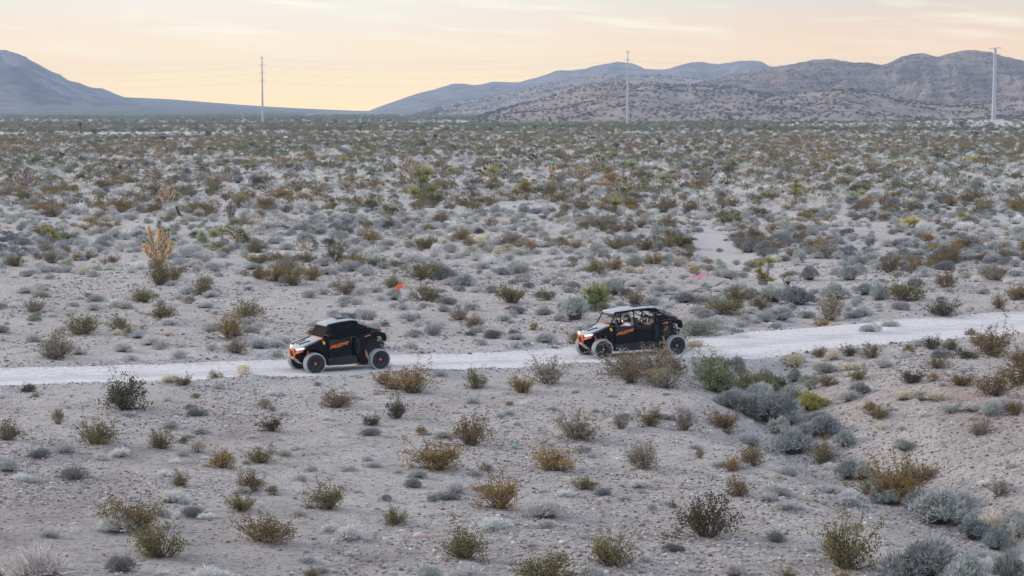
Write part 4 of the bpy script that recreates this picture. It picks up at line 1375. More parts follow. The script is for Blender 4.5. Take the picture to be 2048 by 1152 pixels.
def hill_scrub():
    """dark desert shrubs dotted over the nearer slopes"""
    P, S, T, I = [], [], [], []
    for sd_, n, lo, hi in ((151, 6500, 1.4, 3.6), (171, 6500, 1.4, 3.4), (161, 9500, 1.8, 4.4), (141, 3500, 2.4, 4.8)):
        x, y, z, t = HILLS[sd_]
        nr, nc = x.shape
        top = int(90 * 0.985)
        i = rng.uniform(0, 1, n) ** 0.85 * (top - 2)
        j = rng.uniform(0, nc - 1.001, n)
        den = np.clip(0.55 + 1.3 * fbm(j / 25, i / 9, 3, sd_), 0.15, 1) > rng.random(n)
        i, j = i[den], j[den]
        a, b = i.astype(int), j.astype(int)
        fi, fj = i - a, j - b

        def bl(q):
            return (q[a, b] * (1 - fi) * (1 - fj) + q[a + 1, b] * fi * (1 - fj) + q[a, b + 1] * (1 - fi) * fj + q[a + 1, b + 1] * fi * fj)
        X, Y, Z = bl(x), bl(y), bl(z)
        w = rng.uniform(lo, hi, len(X)) * (0.6 + 0.7 * rng.random(len(X)))
        P.append(np.stack([X, Y, Z - 0.1], -1))
        S.append(np.stack([w, w, w * 1.0], -1))
        c = np.where(rng.random((len(X), 1)) < 0.7, np.array([[0.055, 0.062, 0.042]]), np.array([[0.085, 0.065, 0.045]]))
        T.append(c * (1 + rng.normal(0, 0.15, (len(X), 1))))
    P, S, T = np.concatenate(P), np.concatenate(S), np.concatenate(T)
    ob = [proto_obj("creosote_bush_shape", m) for m in ME["creo", 2]]
    mass("hillside_scrub", ob, P, rng.uniform(0, 6.28, len(P)), S, rng.integers(0, len(ob), len(P)), np.clip(T, 0.01, 1), "dark scrub dotted over the slopes of the hills", "scrub")


# ------------------------------------------------------------------ yuccas and joshua trees
def yucca(cx, cy, wpx, hpx, label, tint=(0.20, 0.22, 0.07), heads=None, seed=0, skirt=True):
    """heads: list of (dx, height, size) in photo pixels"""
    r_ = np.random.default_rng(seed + 900)
    p = ground_px(cx, cy)
    m = p.y / FPX
    z0 = H1(p.x, p.y)
    e = empty("yucca", (p.x, p.y, z0))
    tag(e, label, "yucca", "yuccas among the scrub")
    heads = heads or [(0, hpx * 0.35, wpx)]
    for (dx, hz, sz) in heads:
        c = np.array([dx * m, r_.uniform(-0.3, 0.3) * abs(dx) * m, hz * m])
        s_ = sz * m * 0.5
        n = 100
        d = dome_dirs(n, r_, -0.12, 1.0)
        base = c + d * s_ * 0.12
        sv, sf = slivers(base, d, s_ * r_.uniform(0.75, 1.25, n), s_ * 0.15, r_)
        o = link("leaf_rosette", np_mesh("leaf_rosette", sv, sf, [M_blade]), e)
        o["tint"] = list(tint)
        if skirt and hz * m > 0.25:
            mb = MB()
            mb.tube([(c[0] * 0.6, c[1] * 0.6, -0.1), tuple(c)], [s_ * 0.22, s_ * 0.18], 7)
            mb.build("trunk", M_deadwood, e)
            n2 = 150
            t = r_.random(n2)
            a = r_.uniform(0, 2 * PI, n2)
            bb = np.array([c[0] * 0.6, c[1] * 0.6, 0]) * (1 - t)[:, None] + c * t[:, None]
            dd = unit(np.stack([np.cos(a), np.sin(a), -r_.uniform(0.4, 1.6, n2)], -1))
            sv, sf = slivers(bb, dd, s_ * r_.uniform(0.3, 0.6, n2), s_ * 0.09, r_)
            o = link("dry_skirt", np_mesh("dry_skirt", sv, sf, [M_shag]), e)
            o["tint"] = [0.24, 0.19, 0.12]
    LAND.append((label_short(label), cx, cy))
    return e


SHORT = {}


def label_short(label):
    import re as _re
    w = _re.split(r" (?:with|beside|standing|behind|above|at|right of|left of|near|among|alone|leaning over|under|between|on|far off|in) ", label)[0]
    return "the " + " ".join(w.split()[-4:])


def joshua(cx, cy, arms, label, rad=4.0, tan=(0.50, 0.37, 0.24), tip=(0.22, 0.36, 0.27), tips=True, tipsize=6, seed=0, density=1.0, name="joshua_tree", cat="joshua tree"):
    """arms: polylines of (dx, height) in photo pixels from the base; each ends in a rosette"""
    r_ = np.random.default_rng(seed + 1900)
    if 1 < seed < 50:
        rad *= 1.3
        tipsize *= 1.35
    p = ground_px(cx, cy)
    m = p.y / FPX
    e = empty(name, (p.x, p.y, H1(p.x, p.y)))
    tag(e, label, cat, "joshua trees among the scrub")
    mb = MB()
    B, D_, Ln = [], [], []
    TB, TD, TL = [], [], []
    for arm in arms:
        q = arm["p"] if isinstance(arm, dict) else arm
        rr_ = (arm.get("r", rad) if isinstance(arm, dict) else rad) * m
        hastip = (arm.get("tip", tips) if isinstance(arm, dict) else tips)
        dep = r_.uniform(-0.5, 0.5)
        pts = [np.array([a * m, dep * a * m * 0.8, b * m]) for a, b in q]
        if q[0][1] <= 0:
            pts[0][2] = -0.1
        mb.tube([tuple(a) for a in pts], [rr_ * 0.75] * (len(pts) - 1) + [rr_ * 0.55], 7)
        for a, b in zip(pts[:-1], pts[1:]):
            ll = np.linalg.norm(b - a)
            n = int(260 * density * ll / max(rr_, 0.02) / 6) + 10
            t = r_.random(n)
            dd = unit(b - a)
            rnd = unit(np.cross(dd, r_.normal(size=(n, 3))))
            B.append(a + (b - a) * t[:, None] + rnd * rr_ * 0.5)
            D_.append(unit(rnd * 0.8 - dd * r_.uniform(0.2, 0.9, (n, 1)) + [0, 0, -0.2]))
            Ln.append(np.full(n, rr_ * 1.1))
        if hastip:
            n = 150
            d = dome_dirs(n, r_, -0.6, 1.0)
            TB.append(np.repeat(pts[-1][None], n, 0) + d * tipsize * m * 0.1)
            TD.append(d)
            TL.append(np.full(n, tipsize * m) * r_.uniform(0.7, 1.0, n))
    o = mb.build("trunk", M_trunk if tan else M_darkwood, e)
    if tan:
        B, D_, Ln = np.concatenate(B), np.concatenate(D_), np.concatenate(Ln)
        sv, sf = slivers(B, D_, Ln, Ln * 0.34, r_)
        o = link("shaggy_bark", np_mesh("shaggy_bark", sv, sf, [M_shag]), e)
        o["tint"] = [min(.9, c * 1.3) for c in tan]
    if TB:
        TB, TD, TL = np.concatenate(TB), np.concatenate(TD), np.concatenate(TL)
        sv, sf = slivers(TB, TD, TL, TL * 0.30, r_)
        o = link("leaf_tips", np_mesh("leaf_tips", sv, sf, [M_blade]), e)
        o["tint"] = [min(.9, c * 1.25) for c in tip]
    if seed < 50:
        LAND.append((label_short(label), cx, cy))
    return e


YG, GG, YY = (0.34, 0.34, 0.10), (0.23, 0.29, 0.12), (0.52, 0.44, 0.08)


def cacti():
    A = lambda *p, **k: dict(p=list(p), **k)
    joshua(318, 532, [A((0, 0), (-8, 34), (-14, 56), (-20, 80), r=4.5, tip=False), A((0, 0), (2, 34), (3, 70), (5, 76), r=6.5, tip=False), A((2, 8), (12, 40), (13, 70), r=6.5, tip=True), A((4, 34), (5, 66), (1, 80), r=4, tip=True),
                      A((-2, 6), (-22, 30), (-28, 50), r=6, tip=True), A((-2, 6), (-13, 26), (-15, 46), r=5, tip=True), A((6, 8), (24, 34), (32, 54), r=5, tip=True), A((3, 50), (2, 70), (2, 88), r=3, tip=True), A((10, 44), (20, 62), (20, 72), r=4.5, tip=True)],
           "stout tan joshua tree with round green tips standing behind a brown bush", 10, (0.66, 0.48, 0.29), (0.27, 0.40, 0.32), True, 7.5, 1, 1.1)
    joshua(50, 388, [A((0, 0), (2, 18), (-6, 28)), A((1, 15), (-10, 26), (-14, 40)), A((2, 16), (8, 30), (12, 42)), A((0, 24), (-2, 40), (4, 52)), A((4, 20), (14, 28), (16, 34)), A((-3, 22), (-16, 28), (-18, 34)), A((2, 30), (6, 44), (8, 50))],
           "pale spiny many-armed joshua tree at the left edge", 3.2, (0.46, 0.38, 0.34), (0.50, 0.42, 0.36), True, 4.5, 2)
    joshua(478, 496, [A((0, 0), (-6, 18), (-12, 36)), A((-6, 20), (-22, 36), (-30, 34)), A((-8, 26), (2, 38), (6, 34)), A((-8, 24), (10, 30), (16, 18), tip=False), A((-12, 34), (-24, 42))],
           "drooping joshua tree with a pale crown leaning over yuccas", 4, (0.50, 0.42, 0.31), (0.22, 0.32, 0.22), True, 5, 3)
    joshua(462, 442, [A((0, 0), (-2, 20), (0, 38)), A((0, 6), (-6, 20), (-8, 28)), A((0, 6), (6, 20), (7, 32)), A((0, 4), (3, 22), (2, 28))],
           "grey upright spiny joshua tree right of a low yucca", 3.4, (0.33, 0.30, 0.27), (0.52, 0.48, 0.44), True, 3.5, 4)
    joshua(334, 410, [A((0, 0), (-6, 14), (-10, 32)), A((0, 0), (0, 18), (2, 30)), A((0, 2), (10, 16), (14, 28)), A((-4, 12), (-12, 22), (-14, 28))],
           "small pale joshua tree with orange-tan arms beside a dead log", 3.2, (0.55, 0.40, 0.27), (0.52, 0.42, 0.30), True, 3.5, 5)
    joshua(826, 368, [A((0, 0), (-4, 16), (-6, 26)), A((-4, 18), (-16, 30), (-18, 38)), A((-4, 20), (4, 34), (10, 42)), A((-6, 26), (-8, 40), (-4, 50)), A((-4, 22), (8, 30), (16, 34)), A((-6, 24), (-22, 30), (-26, 34)), A((-6, 26), (-12, 42), (-12, 48))],
           "pale bushy joshua tree behind the big green-skirted yucca", 3, (0.52, 0.43, 0.37), (0.54, 0.46, 0.38), True, 5, 6)
    joshua(984, 362, [A((0, 0), (-4, 12), (-14, 24)), A((0, 4), (-8, 20), (-18, 32)), A((0, 6), (2, 22), (-4, 38)), A((2, 8), (10, 24), (8, 40)), A((0, 10), (12, 22), (18, 30)), A((2, 20), (10, 34), (16, 46)), A((-4, 10), (-20, 16), (-24, 20)), A((4, 10), (20, 18), (26, 22))],
           "spreading joshua tree with dark green tips behind a yellow yucca", 2.6, (0.46, 0.38, 0.30), (0.16, 0.22, 0.15), True, 3.8, 7)
    joshua(950, 372, [A((0, 0), (-6, 8), (-10, 12)), A((0, 0), (4, 10), (4, 16)), A((2, 2), (12, 8), (16, 12)), A((0, 2), (-2, 12))],
           "low dark joshua tree with pale tips between two yuccas", 2.4, (0.16, 0.14, 0.13), (0.50, 0.42, 0.38), True, 3.5, 8)
    joshua(888, 355, [A((0, 0), (-8, 10), (-14, 14)), A((0, 0), (-2, 16), (-4, 24)), A((2, 0), (10, 10), (12, 14)), A((0, 2), (3, 18))],
           "low pale joshua tree with dark tips beside a small yucca", 3, (0.42, 0.36, 0.33), (0.15, 0.19, 0.15), True, 3.2, 9)
    joshua(1103, 356, [A((0, 0), (0, 8), (0, 12), r=3.5, tip=False), A((0, 10), (-3, 20), (-4, 27), r=5), A((0, 10), (3, 20), (4, 27), r=5)],
           "short tan column-shaped joshua tree with green cap", 4, (0.62, 0.50, 0.38), (0.20, 0.36, 0.24), True, 4, 10, 1.5)
    joshua(1164, 384, [A((0, 0), (-1, 14), (-2, 26)), A((-2, 24), (-12, 34), (-16, 42)), A((-2, 26), (2, 40), (4, 46)), A((-2, 24), (10, 34), (14, 40)), A((-2, 30), (-6, 42)), A((6, 30), (14, 34)), A((-1, 4), (-8, 12), (-10, 8), tip=False)],
           "tall thin joshua tree with tan spidery crown", 2.4, (0.48, 0.38, 0.29), (0.55, 0.42, 0.27), True, 4.2, 11)
    joshua(1408, 372, [A((0, 0), (-4, 12), (-14, 24)), A((0, 0), (-2, 18), (-8, 34)), A((0, 4), (4, 20), (4, 42)), A((2, 4), (10, 22), (16, 34)), A((-2, 10), (-18, 18), (-22, 24)), A((2, 12), (12, 28), (12, 42)), A((-4, 14), (-12, 32)), A((4, 10), (20, 22), (24, 28)), A((0, 16), (-2, 38))],
           "dense vase-shaped joshua tree with dark tips right of centre", 2.3, (0.42, 0.35, 0.30), (0.13, 0.17, 0.11), True, 3.2, 12)
    joshua(715, 412, [A((0, 0), (-4, 10), (-5, 18), r=4), A((0, 0), (3, 10), (4, 16), r=4)],
           "stubby orange-tan joshua tree above the road", 4, (0.58, 0.43, 0.31), (0.22, 0.34, 0.22), True, 3.6, 13, 1.4)
    joshua(1196, 344, [A((0, 0), (-8, 14), (-16, 26)), A((0, 2), (-4, 18), (-8, 30)), A((0, 2), (4, 14), (2, 26)), A((-4, 8), (-18, 16))],
           "tan joshua tree beside the twin tall yuccas", 2.6, (0.44, 0.36, 0.28), (0.45, 0.38, 0.28), True, 3.6, 14)
    joshua(1348, 392, [A((0, 0), (-2, 8), (-3, 14), r=2.5), A((0, 2), (4, 10), (6, 14), r=2)],
           "tiny joshua tree with round green top among brown bushes", 2.4, (0.50, 0.36, 0.25), (0.24, 0.36, 0.26), True, 4, 15)
    joshua(1078, 326, [A((0, 0), (-6, 10), (-16, 16), tip=False), A((-4, 6), (-10, 16), (-20, 18), tip=False), A((-6, 10), (-4, 18), tip=False), A((0, 2), (-12, 8), (-24, 12), tip=False)],
           "black dead joshua tree leaning left in the middle distance", 1.6, None, (0, 0, 0), False, 3, 16, name="dead_joshua_tree", cat="dead tree")
    joshua(1606, 350, [A((0, 0), (-3, 10), (-4, 16), r=2), A((0, 0), (3, 10), (4, 18), r=2)],
           "small grey joshua tree behind the blue-grey sagebrush", 2, (0.40, 0.37, 0.33), (0.30, 0.32, 0.26), True, 3, 17)
    far = [(62, 286, 22, 1), (162, 268, 20, 0), (191, 270, 14, 0), (326, 288, 14, 0), (264, 306, 16, 1), (123, 322, 16, 0), (1784, 305, 18, 1), (1318, 294, 14, 0), (1875, 322, 14, 0), (1884, 324, 12, 0),
           (1796, 344, 12, 1), (1485, 300, 14, 1), (1176, 272, 12, 1), (1925, 262, 16, 0), (1951, 280, 16, 0), (1070, 262, 10, 0), (775, 316, 10, 1), (846, 296, 12, 0), (416, 270, 12, 0), (1660, 290, 12, 1),
           (505, 300, 12, 0), (720, 266, 10, 0), (980, 268, 12, 0), (240, 345, 14, 0), (870, 280, 10, 0), (1530, 262, 12, 0), (1232, 300, 12, 0), (1742, 272, 12, 1)]
    for k, (cx, cy, h, pale) in enumerate(far):
        r_ = random.Random(k + 50)
        arms = [[(0, 0), (r_.uniform(-1, 1), h * .45), (r_.uniform(-h, h) * .45, h * r_.uniform(.7, 1))] for _ in range(5)]
        arms.append([(0, 0), (0, h * .6), (0, h)])
        ph = FARTREE[k]
        joshua(cx, cy, arms, ph, 1.3, (0.50, 0.41, 0.34) if pale else (0.17, 0.15, 0.11), (0.45, 0.40, 0.33) if pale else (0.10, 0.12, 0.08), True, 3.0, 60 + k, 0.6)
    # yuccas: (column, row, width, height, label, tint, heads)
    yucca(1186, 622, 62, 60, "big green yucca with tan dead blades behind the four-seat buggy", (0.26, 0.30, 0.12),
          [(-20, 10, 50), (0, 14, 60), (16, 22, 56), (-8, 36, 34), (14, 36, 44)], 1)
    yucca(1150, 612, 20, 20, "small bright green yucca at the left foot of a bigger one", GG, [(0, 8, 24)], 2)
    yucca(845, 396, 62, 70, "tall clumped yucca with a brown dead skirt and green top", YG, [(-8, 46, 34), (10, 48, 32), (-16, 8, 36), (4, 8, 42), (20, 14, 34), (0, 32, 36)], 3)
    yucca(868, 402, 40, 16, "low grey-green yucca at the foot of the tall clumped one", (0.22, 0.25, 0.14), [(-8, 6, 24), (8, 6, 26)], 4)
    yucca(986, 366, 30, 36, "yellow-green yucca with a brown base under the spreading joshua tree", (0.34, 0.33, 0.10), [(0, 24, 30), (3, 8, 22)], 5)
    yucca(902, 352, 18, 22, "small bright yellow-green yucca beside a pale low joshua tree", (0.34, 0.36, 0.12), [(0, 10, 22)], 6)
    yucca(1043, 392, 52, 34, "rounded golden yucca clump left of the tan joshua column", (0.33, 0.27, 0.07), [(-10, 6, 30), (4, 14, 36), (14, 10, 28), (10, 22, 26)], 7)
    yucca(1229, 414, 36, 30, "fan-shaped green yucca alone on pale ground", YG, [(0, 6, 40)], 8)
    yucca(1238, 386, 14, 30, "slim single-stem yucca with a small yellow head", (0.34, 0.35, 0.14), [(0, 24, 18)], 9)
    yucca(1228, 330, 14, 28, "lone trunked yucca with dark skirt among grey shrubs", GG, [(0, 18, 20)], 10)
    yucca(1246, 356, 26, 36, "left one of two tall shaggy twin-headed yuccas", GG, [(0, 26, 24)], 11)
    yucca(1262, 358, 26, 38, "right one of two tall shaggy twin-headed yuccas", GG, [(0, 26, 28)], 12)
    yucca(1326, 374, 30, 28, "short trunked yucca with a green head and yellow side shoot", YG, [(0, 16, 26), (14, 8, 20)], 13)
    yucca(1192, 342, 40, 40, "cluster of green yucca heads with grey dead leaves", GG, [(4, 28, 22), (12, 22, 18), (-2, 8, 20), (14, 6, 22)], 14)
    yucca(1460, 452, 56, 36, "wide dark yucca clump with a dead brown stalk in the middle", (0.20, 0.21, 0.06), [(-16, 8, 28), (14, 8, 34), (0, 10, 30), (4, 26, 14)], 15)
    yucca(1590, 400, 28, 40, "upright yellow-green yucca above a brown bush", (0.30, 0.28, 0.08), [(0, 12, 30), (2, 26, 22), (2, 36, 16)], 16)
    yucca(1522, 406, 26, 24, "small yucca with yellowish leaves and a grey skirt", (0.30, 0.27, 0.08), [(-4, 8, 22), (6, 16, 16)], 17)
    yucca(1818, 456, 46, 30, "bright yellow yucca clump on the right", YY, [(-12, 6, 24), (0, 8, 34), (12, 10, 28)], 18)
    yucca(1924, 440, 26, 22, "olive spiky yucca on the right beside a brown bush", YG, [(0, 6, 30)], 19)
    yucca(1712, 398, 26, 24, "pale yellow-green yucca pair left of a brown bush", (0.33, 0.33, 0.12), [(-4, 6, 24), (12, 10, 16)], 20)
    yucca(1524, 570, 44, 56, "ochre yucca clump beside the grey stump", (0.36, 0.31, 0.08), [(-4, 40, 26), (14, 46, 26), (2, 14, 36), (16, 8, 26), (-8, 26, 24)], 21)
    yucca(106, 488, 34, 40, "yellow-green leaning yucca pair on the left", (0.35, 0.33, 0.09), [(-10, 26, 24), (4, 12, 26), (0, 20, 22)], 22)
    yucca(444, 490, 22, 44, "tallest of three yuccas in a row under the drooping joshua tree", YG, [(0, 28, 26)], 23)
    yucca(428, 482, 22, 30, "middle one of three yuccas left of the drooping joshua tree", YG, [(0, 12, 26)], 24)
    yucca(403, 480, 18, 26, "smallest of three yuccas left of the drooping joshua tree", YG, [(0, 10, 20)], 25)
    yucca(368, 424, 24, 18, "low green yucca beside the black leaning log", (0.27, 0.29, 0.12), [(0, 4, 28)], 26)
    yucca(137, 384, 32, 24, "low spreading green yucca near the pale left joshua tree", YG, [(-6, 6, 24), (8, 4, 26)], 27)
    yucca(484, 410, 22, 22, "single light green yucca with a brown base", (0.30, 0.31, 0.12), [(0, 12, 24)], 28)
    yucca(500, 340, 36, 16, "light green yucca beside an olive bush", (0.30, 0.32, 0.14), [(-6, 6, 22), (8, 6, 24)], 29)
    yucca(686, 335, 20, 26, "dark-based yucca with a green head", YG, [(0, 14, 24)], 30)
    yucca(1648, 328, 18, 22, "small golden yucca far off on the right", (0.33, 0.30, 0.09), [(0, 8, 20)], 31)
    yucca(1940, 326, 30, 14, "bright yellow rounded yucca pair far off on the right", YY, [(-10, 4, 18), (8, 6, 20)], 32)
    yucca(1524, 352, 18, 14, "pale green yucca on bare ground behind grey shrubs", (0.33, 0.37, 0.17), [(0, 4, 22)], 33)
    yucca(1460, 350, 34, 36, "olive-green yucca bush right of the vase-shaped joshua tree", (0.21, 0.24, 0.11), [(-4, 10, 32), (6, 20, 28)], 34)


FARTREE = [
    "dark joshua tree at the far left edge of the plain", "taller dark joshua tree far off on the left plain", "small dark joshua tree right of a taller far one", "dark green joshua tree near the left bare strip",
    "pale joshua tree in the left middle distance", "dark stubby joshua tree in the left middle distance", "pale thin joshua tree far off on the right", "dark joshua tree below the middle power pole",
    "left one of two dark upright joshua trees on the right", "right one of two dark upright joshua trees on the right", "white-tipped joshua tree above the right sagebrush", "pale post-like joshua tree far off right of centre",
    "pale stick-like joshua tree left of the middle pole", "dark joshua tree left of the right power pole", "forked dark joshua tree below the right power pole", "tiny dark joshua tree at the foot of the pale hill",
    "white-tipped dark joshua tree in the middle distance", "tiny dark joshua tree in the centre of the plain", "small dark joshua tree left of the left pole foot", "pale joshua tree far off below the low pink hill",
    "small dark joshua tree below the left power pole", "tiny dark joshua tree between the two left poles", "tiny dark joshua tree on the central green plain", "dark joshua tree left of an olive bush patch",
    "dark joshua tree right of the central bare strip", "dark joshua tree at the foot of the low pink hill", "dark joshua tree among brown brush below the middle pole", "pale joshua tree far off right of the pink bank"]


def deadwood():
    def piece(cx, cy, strokes, name, label, cat, mat):
        """strokes: ((dx,dh)...,(r0,r1)) in photo pixels"""
        p = ground_px(cx, cy)
        m = p.y / FPX
        mb = MB()
        r_ = random.Random(cx)
        for pts, (r0, r1) in strokes:
            n = len(pts)
            dep = r_.uniform(-0.5, 0.5)
            mb.tube([(a * m, dep * a * m, b * m + r_.uniform(-.02, .02)) for a, b in pts], [(r0 + (r1 - r0) * i / (n - 1)) * m for i in range(n)], 8)
        o = mb.build(name, mat)
        o.location = (p.x, p.y, H1(p.x, p.y))
        tag(o, label, cat)
        LAND.append(("the " + label.split(" lying ")[0].split(" standing ")[0].split(" beside ")[0].split(" between ")[0], cx, cy))
    piece(1578, 592, [([(0, -4), (-3, 14), (-2, 30), (-1, 40)], (8, 5)), ([(-2, 16), (-10, 28), (-16, 40), (-14, 44)], (3, 1.5)), ([(0, 4), (-10, -2), (-24, -6)], (3, 1)), ([(2, 2), (12, -6), (18, -12)], (3, 1))],
          "tree_stump", "grey weathered stump with a hollow side standing beside the ochre yucca", "stump", M_deadwood)
    piece(1408, 580, [([(-12, 0), (-4, 10), (4, 15)], (5, 3.5)), ([(0, 4), (12, 8), (24, 9), (40, 16)], (3, 1.5)), ([(10, 6), (26, 6), (44, 2)], (2.5, 1)), ([(22, 8), (30, 14), (46, 18)], (1.5, .8)), ([(-14, -4), (0, -2), (20, 2)], (2.4, 1.2)), ([(30, 6), (50, -2), (62, 0)], (2.2, .8))],
          "fallen_branches", "pale fallen joshua branches lying broken below the flag", "dead branches", M_deadwood)
    piece(1350, 590, [([(-38, 3), (-20, 3), (0, 2), (24, 5)], (3.2, 2.8)), ([(20, 5), (40, 8), (60, 6)], (4, 2.5)), ([(10, 3), (22, -4), (30, -2)], (2.5, 1)), ([(30, 6), (44, 14), (56, 16)], (2, .8)), ([(-4, 3), (6, -3), (18, 0)], (2, 1))],
          "fallen_log", "long grey scaly log lying on the ground behind the four-seat buggy", "log", M_deadwood)
    piece(362, 432, [([(0, -2), (-6, 10), (-9, 20)], (3.4, 2.4)), ([(-1, 2), (6, -2), (12, 2)], (2, 1))],
          "charred_log", "short black leaning log beside a low green yucca", "log", M_darkwood)
    piece(790, 341, [([(0, -2), (0, 6), (-1, 12)], (1.2, 1.1))], "fence_post", "short dark post standing in grey shrubs left of centre", "post", M_darkwood)
    piece(1155, 388, [([(0, -2), (2, 8), (4, 16)], (2.2, 1.4)), ([(1, 3), (6, 6)], (1.4, 1))], "dead_stalk", "pale spotted dead stalk beside the tall thin joshua tree", "dead stalk", M_deadwood)
    piece(1898, 1042, [([(-16, 0), (-4, 3), (10, 2), (18, 0)], (1.6, .6)), ([(-6, 2), (4, -2), (14, -3)], (1.2, .5))], "fallen_twigs", "thin curved dead twigs lying beside the silvery sagebrush", "twigs", M_deadwood)
    piece(1232, 386, [([(0, 0), (-5, 5), (-9, 9)], (2, 1)), ([(0, 0), (6, 6), (8, 10)], (2, 1))], "dead_branch", "small grey forked branch below the slim single-stem yucca", "dead branch", M_deadwood)
    piece(2043, 505, [([(0, -2), (0, 10), (1, 20)], (5, 3.5))], "dead_stump", "thick grey dead trunk standing at the right edge", "dead trunk", M_deadwood)
    # scraps of litter
    for (cx, cy, lab) in ((1030, 897, "crumpled teal plastic scrap on bare gravel"), (1010, 1002, "small teal plastic scrap under an orange creosote bush")):
        p = ground_px(cx, cy)
        mb = MB()
        r_ = random.Random(cx)
        s_ = 13 * p.y / FPX / 2
        g = [[Vector((a * s_, b * s_ * 0.8, 0.03 + r_.uniform(0, 0.07))) for b in (-1, 0, 1)] for a in (-1, -.4, .3, 1)]
        vs_ = [q for row_ in g for q in row_] + [q + Vector((0, 0, 0.008)) for row_ in g for q in row_]
        fs = []
        for i in range(3):
            for j in range(2):
                a = i * 3 + j
                fs.append((a, a + 1, a + 4, a + 3)); fs.append((a + 12, a + 15, a + 16, a + 13))
        ring = [0, 3, 6, 9, 10, 11, 8, 5, 2, 1]
        for i in range(10):
            a, b = ring[i], ring[(i + 1) % 10]
            fs.append((a, b, b + 12, a + 12))
        mb.add(vs_, fs)
        o = mb.build("plastic_scrap", simple("teal_plastic", (0.10, 0.50, 0.44), 0.4))
        o.location = (p.x, p.y, H1(p.x, p.y))
        tag(o, lab, "litter", "teal litter scraps")

# ------------------------------------------------------------------ buggies
B = {}


